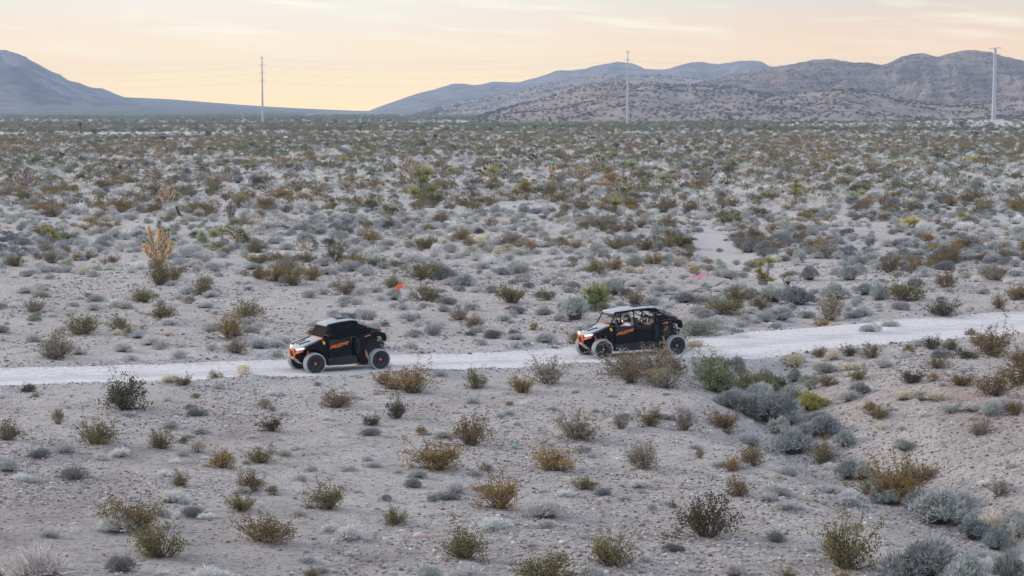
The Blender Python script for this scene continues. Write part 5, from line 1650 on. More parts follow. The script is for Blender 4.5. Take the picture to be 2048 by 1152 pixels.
def buggy_mats():
    B["grey"] = simple("light_grey_paint", (0.36, 0.40, 0.43), 0.45, 0.0, 0.35, 0.45, (0.40, 0.385, 0.375), 4.5, 0.1)
    B["black"] = simple("black_body_plastic", (0.004, 0.006, 0.009), 0.40, 0, 0.12, 0.012, (0.30, 0.29, 0.29), 3, 0.0)
    B["charcoal"] = simple("charcoal_panel", (0.016, 0.019, 0.024), 0.40, 0, 0.15, 0.06, (0.30, 0.29, 0.29), 3, 0.0)
    B["sill"] = simple("dusty_black_plastic", (0.012, 0.017, 0.023), 0.5, 0, 0.15, 0.16, (0.16, 0.165, 0.18), 2.5)
    B["orange"] = simple("orange_paint", (0.86, 0.16, 0.035), 0.4, 0, 0.5, 0.12, (0.45, 0.38, 0.33))
    B["decal"] = simple("orange_decal", (0.90, 0.20, 0.035), 0.45)
    B["spring"] = simple("tan_coil_spring", (0.50, 0.20, 0.11), 0.5, 0, 0.5, 0.5, (0.45, 0.38, 0.34))
    B["steel"] = simple("bright_steel", (0.38, 0.39, 0.40), 0.4, 0.7)
    B["darksteel"] = simple("dark_steel", (0.016, 0.017, 0.02), 0.6, 0.1, 0.2, 0.06)
    B["tread"] = simple("dusty_tyre_tread", (0.30, 0.33, 0.355), 0.95, 0, 0.1, 0.7, (0.42, 0.44, 0.46), 14)
    B["tyre"] = simple("tyre_sidewall", (0.018, 0.026, 0.034), 0.8, 0, 0.15, 0.22, (0.10, 0.12, 0.14), 6)
    B["rim"] = simple("black_rim", (0.02, 0.021, 0.024), 0.35, 0.4, 0.5, 0.15)
    B["redrim"] = simple("red_wheel_ring", (0.13, 0.015, 0.02), 0.5, 0.2, 0.3, 0.1)
    B["seat"] = simple("black_seat_vinyl", (0.02, 0.021, 0.024), 0.6, 0, 0.4, 0.1)
    B["amber"] = simple("amber_lens", (0.95, 0.50, 0.02), 0.3)
    B["red"] = simple("red_lens", (0.55, 0.03, 0.05), 0.25)
    B["cloth_white"] = simple("white_shirt", (0.85, 0.85, 0.92), 0.9)
    B["cloth_dark"] = simple("dark_clothes", (0.03, 0.03, 0.035), 0.9)
    B["cloth_tan"] = simple("tan_sleeves", (0.46, 0.34, 0.26), 0.9, scale=9)
    B["skin"] = simple("skin", (0.42, 0.22, 0.15), 0.6)
    B["helmet"] = simple("black_helmet", (0.015, 0.016, 0.02), 0.2, 0, 0.5, coat=0.6)
    B["visor"] = simple("pale_visor", (0.45, 0.55, 0.62), 0.15, 0.3)
    B["hair"] = simple("dark_hair", (0.02, 0.016, 0.014), 0.8)
    m, t, p = new_mat("headlight_glass")
    p.inputs["Base Color"].default_value = (0.9, 0.88, 0.84, 1)
    p.inputs["Emission Color"].default_value = (1.0, 0.86, 0.76, 1)
    p.inputs["Emission Strength"].default_value = 0.28
    p.inputs["Roughness"].default_value = 0.15
    B["lamp"] = m
    # windshield and mesh net
    for nm, col, a, ro in (("clear_glass", (0.3, 0.31, 0.31), 0.07, 0.3), ("smoked_glass", (0.035, 0.028, 0.026), 0.90, 0.4), ("window_net", (0.012, 0.014, 0.018), 0.66, 0.5)):
        m, t, p = new_mat(nm)
        p.inputs["Base Color"].default_value = (*col, 1)
        p.inputs["Roughness"].default_value = ro
        p.inputs["Specular IOR Level"].default_value = 0.08
        tr = N(t, "ShaderNodeBsdfTransparent")
        mx = N(t, "ShaderNodeMixShader")
        mx.inputs[0].default_value = a
        L(t, tr.outputs[0], mx.inputs[1])
        di = N(t, "ShaderNodeBsdfDiffuse")
        di.inputs[0].default_value = (*col, 1)
        m2 = N(t, "ShaderNodeMixShader")
        m2.inputs[0].default_value = 0.03
        L(t, di.outputs[0], m2.inputs[1])
        L(t, p.outputs[0], m2.inputs[2])
        L(t, m2.outputs[0], mx.inputs[2])
        out = [n for n in t.nodes if n.type == "OUTPUT_MATERIAL"][0]
        L(t, mx.outputs[0], out.inputs[0])
        B[nm] = m
    for nm, col in (("flag_orange", (1.0, 0.22, 0.10)), ("flag_red", (0.85, 0.03, 0.05)), ("flag_white", (0.85, 0.83, 0.83)), ("flag_blue", (0.15, 0.16, 0.42))):
        m = simple(nm, col, 0.8)
        t = m.node_tree
        p = t.nodes["Principled BSDF"]
        tr = N(t, "ShaderNodeBsdfTranslucent")
        tr.inputs[0].default_value = (*col, 1)
        mx = N(t, "ShaderNodeMixShader")
        mx.inputs[0].default_value = 0.35
        L(t, p.outputs[0], mx.inputs[1]); L(t, tr.outputs[0], mx.inputs[2])
        out = [n for n in t.nodes if n.type == "OUTPUT_MATERIAL"][0]
        L(t, mx.outputs[0], out.inputs[0])
        B[nm] = m


WHEEL = {}


def wheel(parent, x, y, side, steer=0.0, red=True):
    """side +1: outer face towards +Y"""
    rad, wid = 0.415, 0.30
    if "tyre" not in WHEEL:
        mb = MB()
        prof = [(-0.10, 0.20), (-0.142, 0.235), (-0.152, 0.30), (-0.150, 0.355), (-0.135, 0.385), (-0.11, 0.398), (0.11, 0.398), (0.135, 0.385), (0.150, 0.355), (0.152, 0.30), (0.142, 0.235), (0.10, 0.20)]
        vs_, fs, mi = [], [], []
        seg = 40
        n = len(prof)
        for k in range(seg):
            t = 2 * PI * k / seg
            vs_ += [(r_ * math.cos(t), a, r_ * math.sin(t)) for a, r_ in prof]
        for k in range(seg):
            k2 = (k + 1) % seg
            for i in range(n):
                i2 = (i + 1) % n
                fs.append((k * n + i, k * n + i2, k2 * n + i2, k2 * n + i))
                mi.append(1 if 3 <= i <= 7 else 0)
        mb.add(vs_, fs)
        mb.m = mi
        # tread blocks, two staggered rows of lugs and shoulder blocks
        for k in range(30):
            for row_, (yy, dz) in enumerate(((-0.115, 0), (-0.04, .5), (0.04, 0), (0.115, .5))):
                t = 2 * PI * (k + dz) / 30
                rot = Matrix.Rotation(-t + PI / 2, 4, "Y").to_3x3()
                rr_ = 0.402 if abs(yy) < .1 else 0.392
                mb.box((rr_ * math.cos(t), yy, rr_ * math.sin(t)), (0.052, 0.058, 0.026), 1, rot)
        o = mb.build("tyre", [B["tyre"], B["tread"]])
        WHEEL["tyre"] = o.data
        bpy.data.objects.remove(o)
        for red_ in (0, 1):
            mb = MB()
            mb.lathe([(-0.11, 0.215), (-0.10, 0.195), (0.09, 0.19), (0.112, 0.215), (0.120, 0.205), (0.105, 0.185), (-0.02, 0.17), (-0.03, 0.05)], 32, "Y", mi=0)
            for k in range(8):
                t = 2 * PI * k / 8
                a, b_ = Vector((0.05 * math.cos(t), 0.075, 0.05 * math.sin(t))), Vector((0.195 * math.cos(t + .12), 0.098, 0.195 * math.sin(t + .12)))
                mb.tube([a, b_], [0.026, 0.018], 5, mi=1 if red_ else 0)
            mb.lathe([(0.03, 0.07), (0.10, 0.062), (0.115, 0.035), (0.118, 0.0)], 14, "Y", mi=0)
            o = mb.build("rim", [B["rim"], B["redrim"]])
            WHEEL["rim", red_] = o.data
            bpy.data.objects.remove(o)
        mb = MB()
        mb.lathe([(0.10, 0.040), (0.128, 0.036), (0.134, 0.02), (0.135, 0.0)], 12, "Y")
        o = mb.build("hub_cap", B["steel"])
        WHEEL["nuts"] = o.data
        bpy.data.objects.remove(o)
    w = link("wheel", WHEEL["tyre"], parent)
    w.location = (x, y, rad * 1.05)
    w.scale = (1.06, 1.12, 1.06)
    w.rotation_euler = (0, random.uniform(0, 6), steer + (0 if side > 0 else PI))
    link("rim", WHEEL["rim", 1 if red else 0], w)
    link("hub_cap", WHEEL["nuts"], w)
    return w


def letters(mb, u0, z0, hgt, slope, y, thick):
    """the three block letters of the door decal; u runs from the front (+X) to the rear"""
    def quad(pts):
        a = []
        for (u, v) in pts:
            uu = u0 + u * hgt * 2.05 + v * hgt * 0.55
            zz = z0 + v * hgt + (u * hgt * 2.05 + v * hgt * 0.3) * slope
            a.append((-uu, zz))
        n = len(a)
        mb.add([(p[0], y, p[1]) for p in a] + [(p[0], y + thick, p[1]) for p in a],
               [tuple(range(n)), tuple(range(2 * n - 1, n - 1, -1))] + [(i, n + i, n + (i + 1) % n, (i + 1) % n) for i in range(n)])
    w = 0.13

    def R_(o):
        quad([(o, 0), (o + w, 0), (o + w, 1), (o, 1)])
        quad([(o + w, .76), (o + .82, .76), (o + .95, .86), (o + .88, 1), (o + w, 1)])
        quad([(o + .76, .46), (o + .95, .52), (o + .95, .86), (o + .80, .78)])
        quad([(o + w, .36), (o + .84, .36), (o + .93, .50), (o + .78, .56), (o + w, .56)])
        quad([(o + .42, .36), (o + .62, .36), (o + 1.0, 0), (o + .76, 0)])
    R_(0)
    o = 1.03
    quad([(o, .78), (o + .95, .78), (o + .95, 1), (o, 1)])
    quad([(o, .22), (o + .62, .78), (o + .90, .78), (o + .28, .22)])
    quad([(o, 0), (o + .95, 0), (o + .95, .22), (o, .22)])
    R_(2.06)


def buggy(name, label, loc, heading, Lw, rows, flag, glass, nets, z_tilt=0.0, red=True):
    e = empty(name, loc, heading)
    e.rotation_euler = (0, z_tilt, heading)
    tag(e, label, "off-road buggy", "off-road buggies driving along the dirt road")
    F, Q = Lw / 2, -Lw / 2                        # axle positions
    ext = Lw - (2.84 if rows == 1 else 2.72)                                # extra cabin length over the short one
    for s in (1, -1):
        wheel(e, F, 0.80 * s, s, R(-3), red)
        wheel(e, Q, 0.80 * s, s, 0, red)
    # --- hood
    mb = MB()

    def sec(a, z, hw, dr, crown=0.02, th=0.09):
        X = F + a
        return [(X, -hw, z - dr), (X, -hw * .82, z - .012), (X, -hw * .42, z + crown * .7), (X, 0, z + crown), (X, hw * .42, z + crown * .7), (X, hw * .82, z - .012), (X, hw, z - dr),
                (X, hw * .9, z - dr - th), (X, -hw * .9, z - dr - th)]
    mb.loft([sec(-.47, 1.40, .66, .03), sec(-.28, 1.325, .64, .04), (sec(-.10, 1.275, .60, .05)), sec(.15, 1.215, .56, .06), sec(.33, 1.15, .50, .07), sec(.46, 1.07, .44, .08), sec(.54, .985, .38, .08)])
    hood = mb.build("hood", B["grey"], e, 0.012)
    for s in (1, -1):
        mb = MB()
        mb.loft([[(F + .36, s * .09, 1.182), (F + .36, s * .20, 1.176), (F + .36, s * .20, 1.10), (F + .36, s * .09, 1.10)],
                 [(F + .15, s * .12, 1.246), (F + .15, s * .26, 1.238), (F + .15, s * .26, 1.18), (F + .15, s * .12, 1.18)],
                 [(F - .04, s * .16, 1.298), (F - .04, s * .32, 1.286), (F - .04, s * .32, 1.20), (F - .04, s * .16, 1.20)]])
        mb.build("hood_vent", B["black"], hood, 0)
    mb = MB()
    mb.box((F - .46, 0, 1.413), (0.05, 1.2, 0.02))
    mb.build("reflection_strip", B["decal"], hood)  # orange strip on the cowl; on the four-seater it paints a windshield reflection
    # --- nose, grille, bumper
    mb = MB()
    mb.loft([[(F + .50, -.36, .92), (F + .50, .36, .92), (F + .46, .30, .60), (F + .46, -.30, .60)],
             [(F + .10, -.50, 1.02), (F + .10, .50, 1.02), (F + .05, .38, .42), (F + .05, -.38, .42)],
             [(F - .45, -.58, 1.05), (F - .45, .58, 1.05), (F - .45, .50, .36), (F - .45, -.50, .36)]])
    mb.build("nose", B["black"], e, 0.015)
    mb = MB()
    ring = [(F + .62 + .04 * math.sin(t), .19 * math.cos(t), .80 + .20 * math.sin(t)) for t in [2 * PI * k / 20 for k in range(21)]]
    mb.tube(ring, 0.040, 8, cap=False)
    for s in (1, -1):
        mb.tube([(F + .62, s * .17, .78), (F + .56, s * .34, .84), (F + .40, s * .56, .93)], 0.032, 8)
        mb.tube([(F + .60, s * .12, .64), (F + .42, s * .16, .52)], 0.028, 8)
    mb.build("front_bumper", B["orange"], e)
    mb = MB()
    mb.lathe([(0.0, 0.16), (0.03, 0.155)], 20, "X", (F + .57, 0, .80))
    for k in range(-3, 4):
        mb.box((F + .605, 0, .80 + k * .04), (.012, .28, .012), 1)
    mb.build("grille", [B["darksteel"], B["black"]], e)
    mb = MB()
    mb.loft([[(F + .56, -.18, .60), (F + .56, .18, .60), (F + .56, .18, .57), (F + .56, -.18, .57)], [(F + .30, -.24, .40), (F + .30, .24, .40), (F + .30, .24, .37), (F + .30, -.24, .37)]])
    mb.build("skid_plate", B["tread"], e)
    for s in (1, -1):
        mb = MB()
        mb.loft([[(F + .56, s * .22, .985), (F + .57, s * .22, .935), (F + .44, s * .22, .935), (F + .44, s * .22, .985)],
                 [(F + .52, s * .44, 1.035), (F + .53, s * .44, .955), (F + .40, s * .44, .955), (F + .40, s * .44, 1.035)],
                 [(F + .43, s * .66, 1.075), (F + .44, s * .66, 1.005), (F + .30, s * .66, 1.005), (F + .30, s * .66, 1.075)]])
        mb.build("headlight", B["lamp"], e, 0.008)
        # shock and arms
        mb = MB()
        hel = [(F + .02 + .052 * math.cos(k * .9), s * (.40 + .24 * k / 50), .98 - .46 * k / 50 + .052 * math.sin(k * .9)) for k in range(51)]
        mb.tube(hel, 0.016, 5)
        mb.tube([(F + .02, s * .38, 1.0), (F + .02, s * .66, .48)], 0.028, 7)
        mb.box((F + .16, s * .52, .83), (.05, .10, .16))
        mb.build("front_shock", B["orange"], e)
        mb = MB()
        for zz in (.50, .34):
            mb.tube([(F + .20, s * .22, zz), (F, s * .70, zz - .01)], .024, 7)
            mb.tube([(F - .25, s * .22, zz), (F, s * .70, zz - .01)], .024, 7)
        mb.box((F, s * .68, .42), (.09, .08, .26))
        mb.build("front_arm", B["darksteel"], e)
        # front fender
        mb = MB()
        y0, y1 = s * .50, s * .745
        mb.prism([(F + .40, 1.02), (F + .30, 1.12), (F + .0, 1.23), (F - .30, 1.345), (F - .52, 1.385), (F - .60, 1.36), (F - .62, .62), (F - .60, .40), (F - .50, .40), (F - .46, .62), (F - .40, .78), (F - .22, .92), (F + .05, .98), (F + .28, .965)], y0, y1, inset=.02)
        mb.prism([(F + .18, 1.02), (F - .02, 1.03), (F - .24, .96), (F - .42, .80), (F - .40, .86), (F - .22, 1.01), (F - .0, 1.08), (F + .18, 1.07)], s * .72, s * .84)
        fn = mb.build("front_fender", B["black"], e, 0.012)
        mb = MB()
        mb.prism([(F - .36, 1.30), (F - .46, 1.31), (F - .50, 1.18), (F - .42, 1.17)], s * .74, s * .762)
        mb.build("side_marker", B["amber"], fn)
        # doors
        ends = [(-.63, -1.62)] if rows == 1 else [(-.63, -1.58), (-1.61, -1.62 - ext)]
        for di, (a0, a1) in enumerate(ends):
            mb = MB()
            mb.prism([(F + a0, 1.36), (F + a1, 1.345), (F + a1 - .02, .70), (F + a1 + .12, .64), (F + a0, .58)], s * .62, s * .765, 0, .012)
            d = mb.build("door", B["black"], e, 0.012)
            mb = MB()
            k0 = .14 if di == 0 else 0
            mb.prism([(F + a0 - .02, 1.345), (F + a1 + .03, 1.33), (F + a1 + .03, 1.20 + k0 * .2), (F + a0 - .02, 1.12 if di == 0 else 1.22)], s * .76, s * .774)
            mb.build("upper_panel", B["charcoal"], d)
            mb = MB()
            mb.prism([(F + a0 - .06, .98), (F + a1 + .06, 1.06), (F + a1 + .08, .80), (F + a0 - .1, .70)], s * .76, s * .771)
            mb.build("lower_panel", B["black"], d)
            if di == 0:
                mb = MB()
                letters(mb, -(F + a0) + .05, .965, .125, .20, s * .776 if s > 0 else s * .776 - .006, .006)
                mb.build("lettering", B["decal"], d, smooth_=False)
        # sill
        aend = -1.95 - ext
        mb = MB()
        mb.prism([(F - .56, .60), (F + aend + .35, .68), (F + aend + .1, .66), (F + aend, .34), (F - .60, .30), (F - .62, .42)], s * .56, s * .80, 0, .03)
        mb.tube([(F - .62, s * .82, .36), (F - 1.2, s * .84, .34), (F + aend + .05, s * .82, .36)], .032, 8)
        mb.build("sill", B["sill"], e, 0.012)
        # rear fender and pillar
        mb = MB()
        b = Q
        mb.prism([(b + 1.08, 1.36), (b + .86, 1.44), (b + .55, 1.525), (b + .20, 1.56), (b - .16, 1.545), (b - .33, 1.47), (b - .37, 1.30), (b - .35, 1.16), (b - .28, 1.16), (b - .25, 1.29), (b - .05, 1.37),
                  (b + .22, 1.35), (b + .42, 1.22), (b + .56, 1.00), (b + .60, .72), (b + .60, .36), (b + .82, .34), (b + .96, .66), (b + 1.06, .72)], s * .46, s * .765, 0, .01)
        rf = mb.build("rear_fender", B["black"], e, 0.015)
        mb = MB()
        mb.prism([(b + 1.02, 1.30), (b + .86, 1.36), (b + .80, 1.0), (b + .92, .72), (b + .98, .74), (b + .90, 1.02)], s * .76, s * .772)
        mb.build("side_panel", B["charcoal"], rf)
        mb = MB()
        mb.prism([(b + .62, 1.40), (b + .36, 1.475), (b + .34, 1.455), (b + .42, 1.42), (b + .60, 1.375)], s * .76, s * .773)
        mb.build("side_decal", B["decal"], rf)
        mb = MB()
        mb.prism([(b - .03, 1.69), (b - .09, 1.66), (b - .15, 1.55), (b - .09, 1.55)], s * .54, s * .60)
        mb.build("tail_light", B["red"], e, 0.006)
        # rear shock, trailing arm
        mb = MB()
        hel = [(b + .66 - .22 * k / 50 + .058 * math.cos(k * .9), s * .66, .98 - .46 * k / 50 + .058 * math.sin(k * .9)) for k in range(51)]
        mb.tube(hel, 0.019, 5)
        mb.tube([(b + .67, s * .66, 1.02), (b + .42, s * .66, .47)], 0.036, 7)
        mb.build("rear_shock", B["spring"], e)
        mb = MB()
        mb.tube([(b + .95, s * .50, .42), (b + .45, s * .60, .42), (b, s * .66, .42)], [.05, .055, .06], 7)
        mb.tube([(b - .05, s * .18, .50), (b, s * .68, .46)], .025, 7)
        mb.tube([(b - .05, s * .18, .36), (b, s * .68, .36)], .025, 7)
        mb.build("rear_arm", B["darksteel"], e)
        # mirror
        mb = MB()
        mb.tube([(F - .60, s * .70, 1.42), (F - .56, s * .86, 1.50)], .012, 5)
        mb.box((F - .56, s * .92, 1.53), (.05, .15, .10))
        if rows == 1:
            mb.build("mirror", B["black"], e)
    # --- bed, engine, rear bumper
    b = Q
    mb = MB()
    mb.box((b + .30, 0, 1.42), (1.05, .94, .10))
    mb.box((b - .22, 0, 1.50), (.06, .94, .22)); mb.box((b + .80, 0, 1.50), (.06, .94, .26))
    for s in (1, -1):
        mb.box((b + .3, s * .47, 1.50), (1.0, .05, .22))
    mb.build("cargo_bed", B["black"], e, 0.012)
    mb = MB()
    mb.box((b + .22, 0, .92), (.80, .92, .74)); mb.box((b - .12, 0, .72), (.35, .5, .4))
    mb.lathe([(-.36, .10), (-.34, .12), (.34, .12), (.36, .10)], 14, "Y", (b - .16, 0, 1.12))
    mb.build("engine", B["darksteel"], e, 0.02)
    for s in (1, -1):
        mb = MB()
        mb.lathe([(0, .062), (s * .06, .06), (s * .065, .045)], 14, "Y", (b - .13, s * .40, 1.19))
        mb.build("exhaust_tip", B["steel"], e)
    mb = MB()
    mb.tube([(b - .05, -.42, 1.02), (b - .42, -.40, 1.02), (b - .46, -.3, 1.02), (b - .46, .3, 1.02), (b - .42, .40, 1.02), (b - .05, .42, 1.02)], .028, 8)
    mb.tube([(b - .44, -.3, 1.02), (b - .34, -.3, .62), (b - .34, .3, .62), (b - .44, .3, 1.02)], .026, 8)
    mb.box((b - .28, 0, .80), (.10, .60, .30))
    mb.build("rear_bumper", B["darksteel"], e)
    mb = MB()
    mb.box((F - 1.3 - ext / 2, 0, .44), (1.75 + ext, 1.15, .14)); mb.box((b + .9, 0, .95), (.06, 1.1, .9))
    mb.box((F - .52, 0, .9), (.06, 1.1, .85))
    mb.build("floor_pan", B["sill"], e, 0.01)
    # --- roof
    r0, r1 = F - .70, F - 1.98 - ext
    zf, zm, zr = 1.955, 2.085, 2.045
    mb = MB()

    def rs(X, z, hw, c=0.03, th=.035):
        return [(X, -hw, z - .05), (X, -hw * .86, z), (X, -hw * .4, z + c), (X, 0, z + c * .6), (X, hw * .4, z + c), (X, hw * .86, z), (X, hw, z - .05), (X, hw * .9, z - .05 - th), (X, -hw * .9, z - .05 - th)]
    ln = r1 - r0
    mb.loft([rs(r0 + .06, zf - .02, .52), rs(r0, zf, .58), rs(r0 + ln * .35, zf + (zm - zf) * .62, .62), rs(r0 + ln * .75, zm, .63), rs(r0 + ln * .93, zm - .02, .62), rs(r1, zr - .05, .58)])
    roof = mb.build("roof", B["grey"], e, 0.012)
    mb = MB()
    for s in (1, -1):
        mb.tube([(r0 + .02, s * .575, zf - .05), (r0 + ln * .35, s * .62, zf + (zm - zf) * .62 - .05), (r0 + ln * .75, s * .63, zm - .05), (r0 + ln * .93, s * .62, zm - .07), (r1, s * .59, zr - .11)], .042, 8)
    mb.build("roof_edge", B["black"], roof)
    mb = MB()
    for yy in (-.17, .17):
        mb.loft([[(r0 + ln * .30, yy - .05, zf + .085), (r0 + ln * .30, yy + .05, zf + .085), (r0 + ln * .30, yy + .05, zf + .06), (r0 + ln * .30, yy - .05, zf + .06)],
                 [(r0 + ln * .86, yy - .09, zm + .045), (r0 + ln * .86, yy + .09, zm + .045), (r0 + ln * .86, yy + .09, zm - .01), (r0 + ln * .86, yy - .09, zm - .01)]])
    mb.box((r0 + ln * .62, 0, zm + .04), (.45, .30, .035))
    mb.build("roof_inlay", B["charcoal"], roof)
    # --- cage
    mb = MB()
    for s in (1, -1):
        mb.tube([(F - .44, s * .64, 1.38), (F - .74, s * .575, zf - .06)], .030, 8)
        mb.tube([(F - .74, s * .575, zf - .07), (r0 + ln * .5, s * .60, zm - .08), (r1 + .08, s * .585, zr - .12), (b + .55, s * .57, 1.80), (b + .12, s * .52, 1.50)], .030, 8)
        mb.tube([(b + .86, s * .62, 1.40), (r1 + .16, s * .585, zr - .12)], .028, 8)
        mb.tube([(b + .62, s * .5, 1.84), (b + .80, -s * .1, 1.5)], .02, 6)
        if rows == 2:
            mb.tube([(F - 1.60, s * .64, 1.36), (F - 1.56, s * .61, zm - .06)], .028, 8)
            mb.tube([(F - 1.75, s * .61, zm - .06), (b + .80, s * .58, 1.50)], .022, 8)
    for X, z in ((F - .74, zf - .07), (r1 + .08, zr - .13), (b + .55, 1.80)) + (((F - 1.58, zm - .06),) if rows == 2 else ()):
        mb.tube([(X, -.575, z), (X, .575, z)], .026, 8)
    mb.tube([(b + .84, -.6, 1.50), (b + .84, .6, 1.50)], .026, 8)
    mb.build("roll_cage", B["black"], e)
    # --- glass
    mb = MB()
    mb.add([(F - .455, -.615, 1.40), (F - .455, .615, 1.40), (F - .735, .555, zf - .07), (F - .735, -.555, zf - .07), (F - .47, -.615, 1.40), (F - .47, .615, 1.40), (F - .75, .555, zf - .07), (F - .75, -.555, zf - .07)],
           [(0, 1, 2, 3), (7, 6, 5, 4), (0, 4, 5, 1), (1, 5, 6, 2), (2, 6, 7, 3), (3, 7, 4, 0)])
    mb.build("windshield", B[glass], e, smooth_=False)
    if nets:
        for s in (1, -1):
            mb = MB()
            mb.prism([(F - .56, 1.37), (F - .78, 1.90), (r0 + ln * .6, 2.0), (r1 + .06, 1.93), (b + .52, 1.78), (b + .26, 1.58), (b + .80, 1.44)], s * .605, s * .618)
            mb.build("window_net", B["window_net"], e, smooth_=False)
    # --- cabin
    mb = MB()
    mb.prism([(F - .48, 1.38), (F - .78, 1.34), (F - .82, 1.08), (F - .50, .9)], -.60, .60)
    mb.build("dashboard", B["seat"], e, 0.02)
    mb = MB()
    c = Vector((F - .92, .36, 1.30))
    tl = R(28)
    ringp = [c + Vector((.17 * math.sin(t) * math.sin(tl), .17 * math.cos(t), .17 * math.sin(t) * math.cos(tl))) for t in [2 * PI * k / 18 for k in range(19)]]
    mb.tube(ringp, .016, 6, cap=False)
    mb.tube([c, (F - .74, .36, 1.18)], .02, 6)
    for t in (0, 2.1, 4.2):
        mb.tube([c, c + Vector((.16 * math.sin(t) * math.sin(tl), .16 * math.cos(t), .16 * math.sin(t) * math.cos(tl)))], .012, 5)
    mb.build("steering_wheel", B["seat"], e)
    for r_ in range(rows):
        for s in (1, -1):
            X = F - 1.36 - r_ * .92
            mb = MB()
            mb.prism([(X + .28, .70), (X - .22, .64), (X - .22, .80), (X + .26, .86)], s * .36 - .24, s * .36 + .24)
            mb.prism([(X - .16, .72), (X - .30, .72), (X - .50, 1.52), (X - .44, 1.66), (X - .36, 1.66), (X - .30, 1.45)], s * .36 - .22, s * .36 + .22)
            mb.build("seat", B["seat"], e, 0.03)
    # --- whip and flag
    mb = MB()
    w0 = Vector((b + .10, -.50, 1.50))
    sway = Vector((-.10, -.46, 1.0)) if rows == 1 else Vector((-.62, .0, 1.0))
    sway = sway.normalized()
    wl = 2.05
    tip = w0 + sway * wl
    mid = w0 + sway * wl * .5 + Vector((0.05, 0, .03))
    return e, w0, mid, tip


def whip(e, w0, mid, tip, kind):
    mb = MB()
    mb.tube([w0, mid, tip], [.007, .005, .004], 5)
    wp = mb.build("whip_antenna", B["tread"], e)
    # flag streams backwards (local -X) and a little down
    nx, nz = 14, 13
    fw, fh = (0.44, 0.28) if kind == "orange" else (0.58, 0.38)
    vs_, fs, mi = [], [], []
    down = (w0 - tip).normalized()
    for j in range(nz + 1):
        for i in range(nx + 1):
            u, v = i / nx, j / nz
            p = tip + down * (v * fh) + Vector((-1, 0.12, 0.10 if kind == "orange" else .02)) * (u * fw * (1 - (0.35 * v if kind == "orange" else 0)))
            p = p + Vector((0, .035 * math.sin(u * 8 + v * 2), .03 * math.sin(u * 6 + 1)))
            if kind == "orange":
                p = p + Vector((0, 0, -abs(v - .4) * u * .02))
            vs_.append(p)
    for j in range(nz):
        for i in range(nx):
            a = j * (nx + 1) + i
            fs.append((a, a + 1, a + nx + 2, a + nx + 1))
            if kind == "orange":
                mi.append(0)
            elif j < 7 and i < 6:
                mi.append(2)
            else:
                mi.append(0 if j % 2 == 0 else 1)
    b = len(vs_)
    full = vs_ + [v + Vector((0.0, .004, 0)) for v in vs_]
    f2 = fs + [tuple(reversed([i + b for i in f])) for f in fs]
    mb = MB()
    mb.add(full, f2)
    mb.m = mi + mi
    if kind == "usa":
        # white stars in staggered rows, on both faces
        def at(u, v, off):
            i, j = u * nx, v * nz
            i0, j0 = int(i), int(j)
            q = vs_[j0 * (nx + 1) + i0]; qx = vs_[j0 * (nx + 1) + i0 + 1]; qy = vs_[(j0 + 1) * (nx + 1) + i0]
            return q + (qx - q) * (i - i0) + (qy - q) * (j - j0) + Vector((0, off, 0))
        for off in (-.006, .010):
            for rr_ in range(9):
                for cc in range(6 if rr_ % 2 == 0 else 5):
                    cu = (0.43 / 12) * (1 + cc * 2 + (0 if rr_ % 2 == 0 else 1))
                    cv = (7 / 13) / 10 * (rr_ + 1)
                    c = at(cu, cv, off)
                    pts = []
                    for k in range(10):
                        rad = .0085 if k % 2 == 0 else .0035
                        t = PI / 2 + k * PI / 5
                        pts.append(c + Vector((-rad * math.cos(t), 0, rad * math.sin(t))))
                    mb.add(pts, [tuple(range(10))], 1)
    me = bpy.data.meshes.new("flag")
    me.from_pydata([tuple(v) for v in mb.v], [], mb.f)
    for m in ([B["flag_orange"]] if kind == "orange" else [B["flag_red"], B["flag_white"], B["flag_blue"]]):
        me.materials.append(m)
    me.polygons.foreach_set("material_index", mb.m)
    me.update()
    o = link("flag", me, wp)
    o["label"] = "plain orange pennant on the whip" if kind == "orange" else "small American flag with stars and stripes on the whip"
    return wp


# ------------------------------------------------------------------ people
def skin_body(name, joints, edges, mat, parent, root=0):
    """one continuous surface grown around a jointed skeleton"""
    me = bpy.data.meshes.new(name)
    me.from_pydata([j[:3] for j in joints], edges, [])
    o = link(name, me)
    md = o.modifiers.new("skin", "SKIN")
    if not me.skin_vertices:
        bpy.context.view_layer.objects.active = o
    lay = me.skin_vertices[0].data
    for i, j in enumerate(joints):
        lay[i].radius = (j[3], j[3] * (j[4] if len(j) > 4 else 1))
        lay[i].use_root = (i == root)
    sb = o.modifiers.new("sub", "SUBSURF")
    sb.levels = sb.render_levels = 1
    bpy.context.view_layer.update()
    ev = o.evaluated_get(bpy.context.evaluated_depsgraph_get())
    m2 = bpy.data.meshes.new_from_object(ev)
    m2.name = name
    bpy.data.objects.remove(o)
    m2.materials.clear()
    m2.materials.append(mat)
    m2.polygons.foreach_set("use_smooth", [True] * len(m2.polygons))
    return link(name, m2, parent)


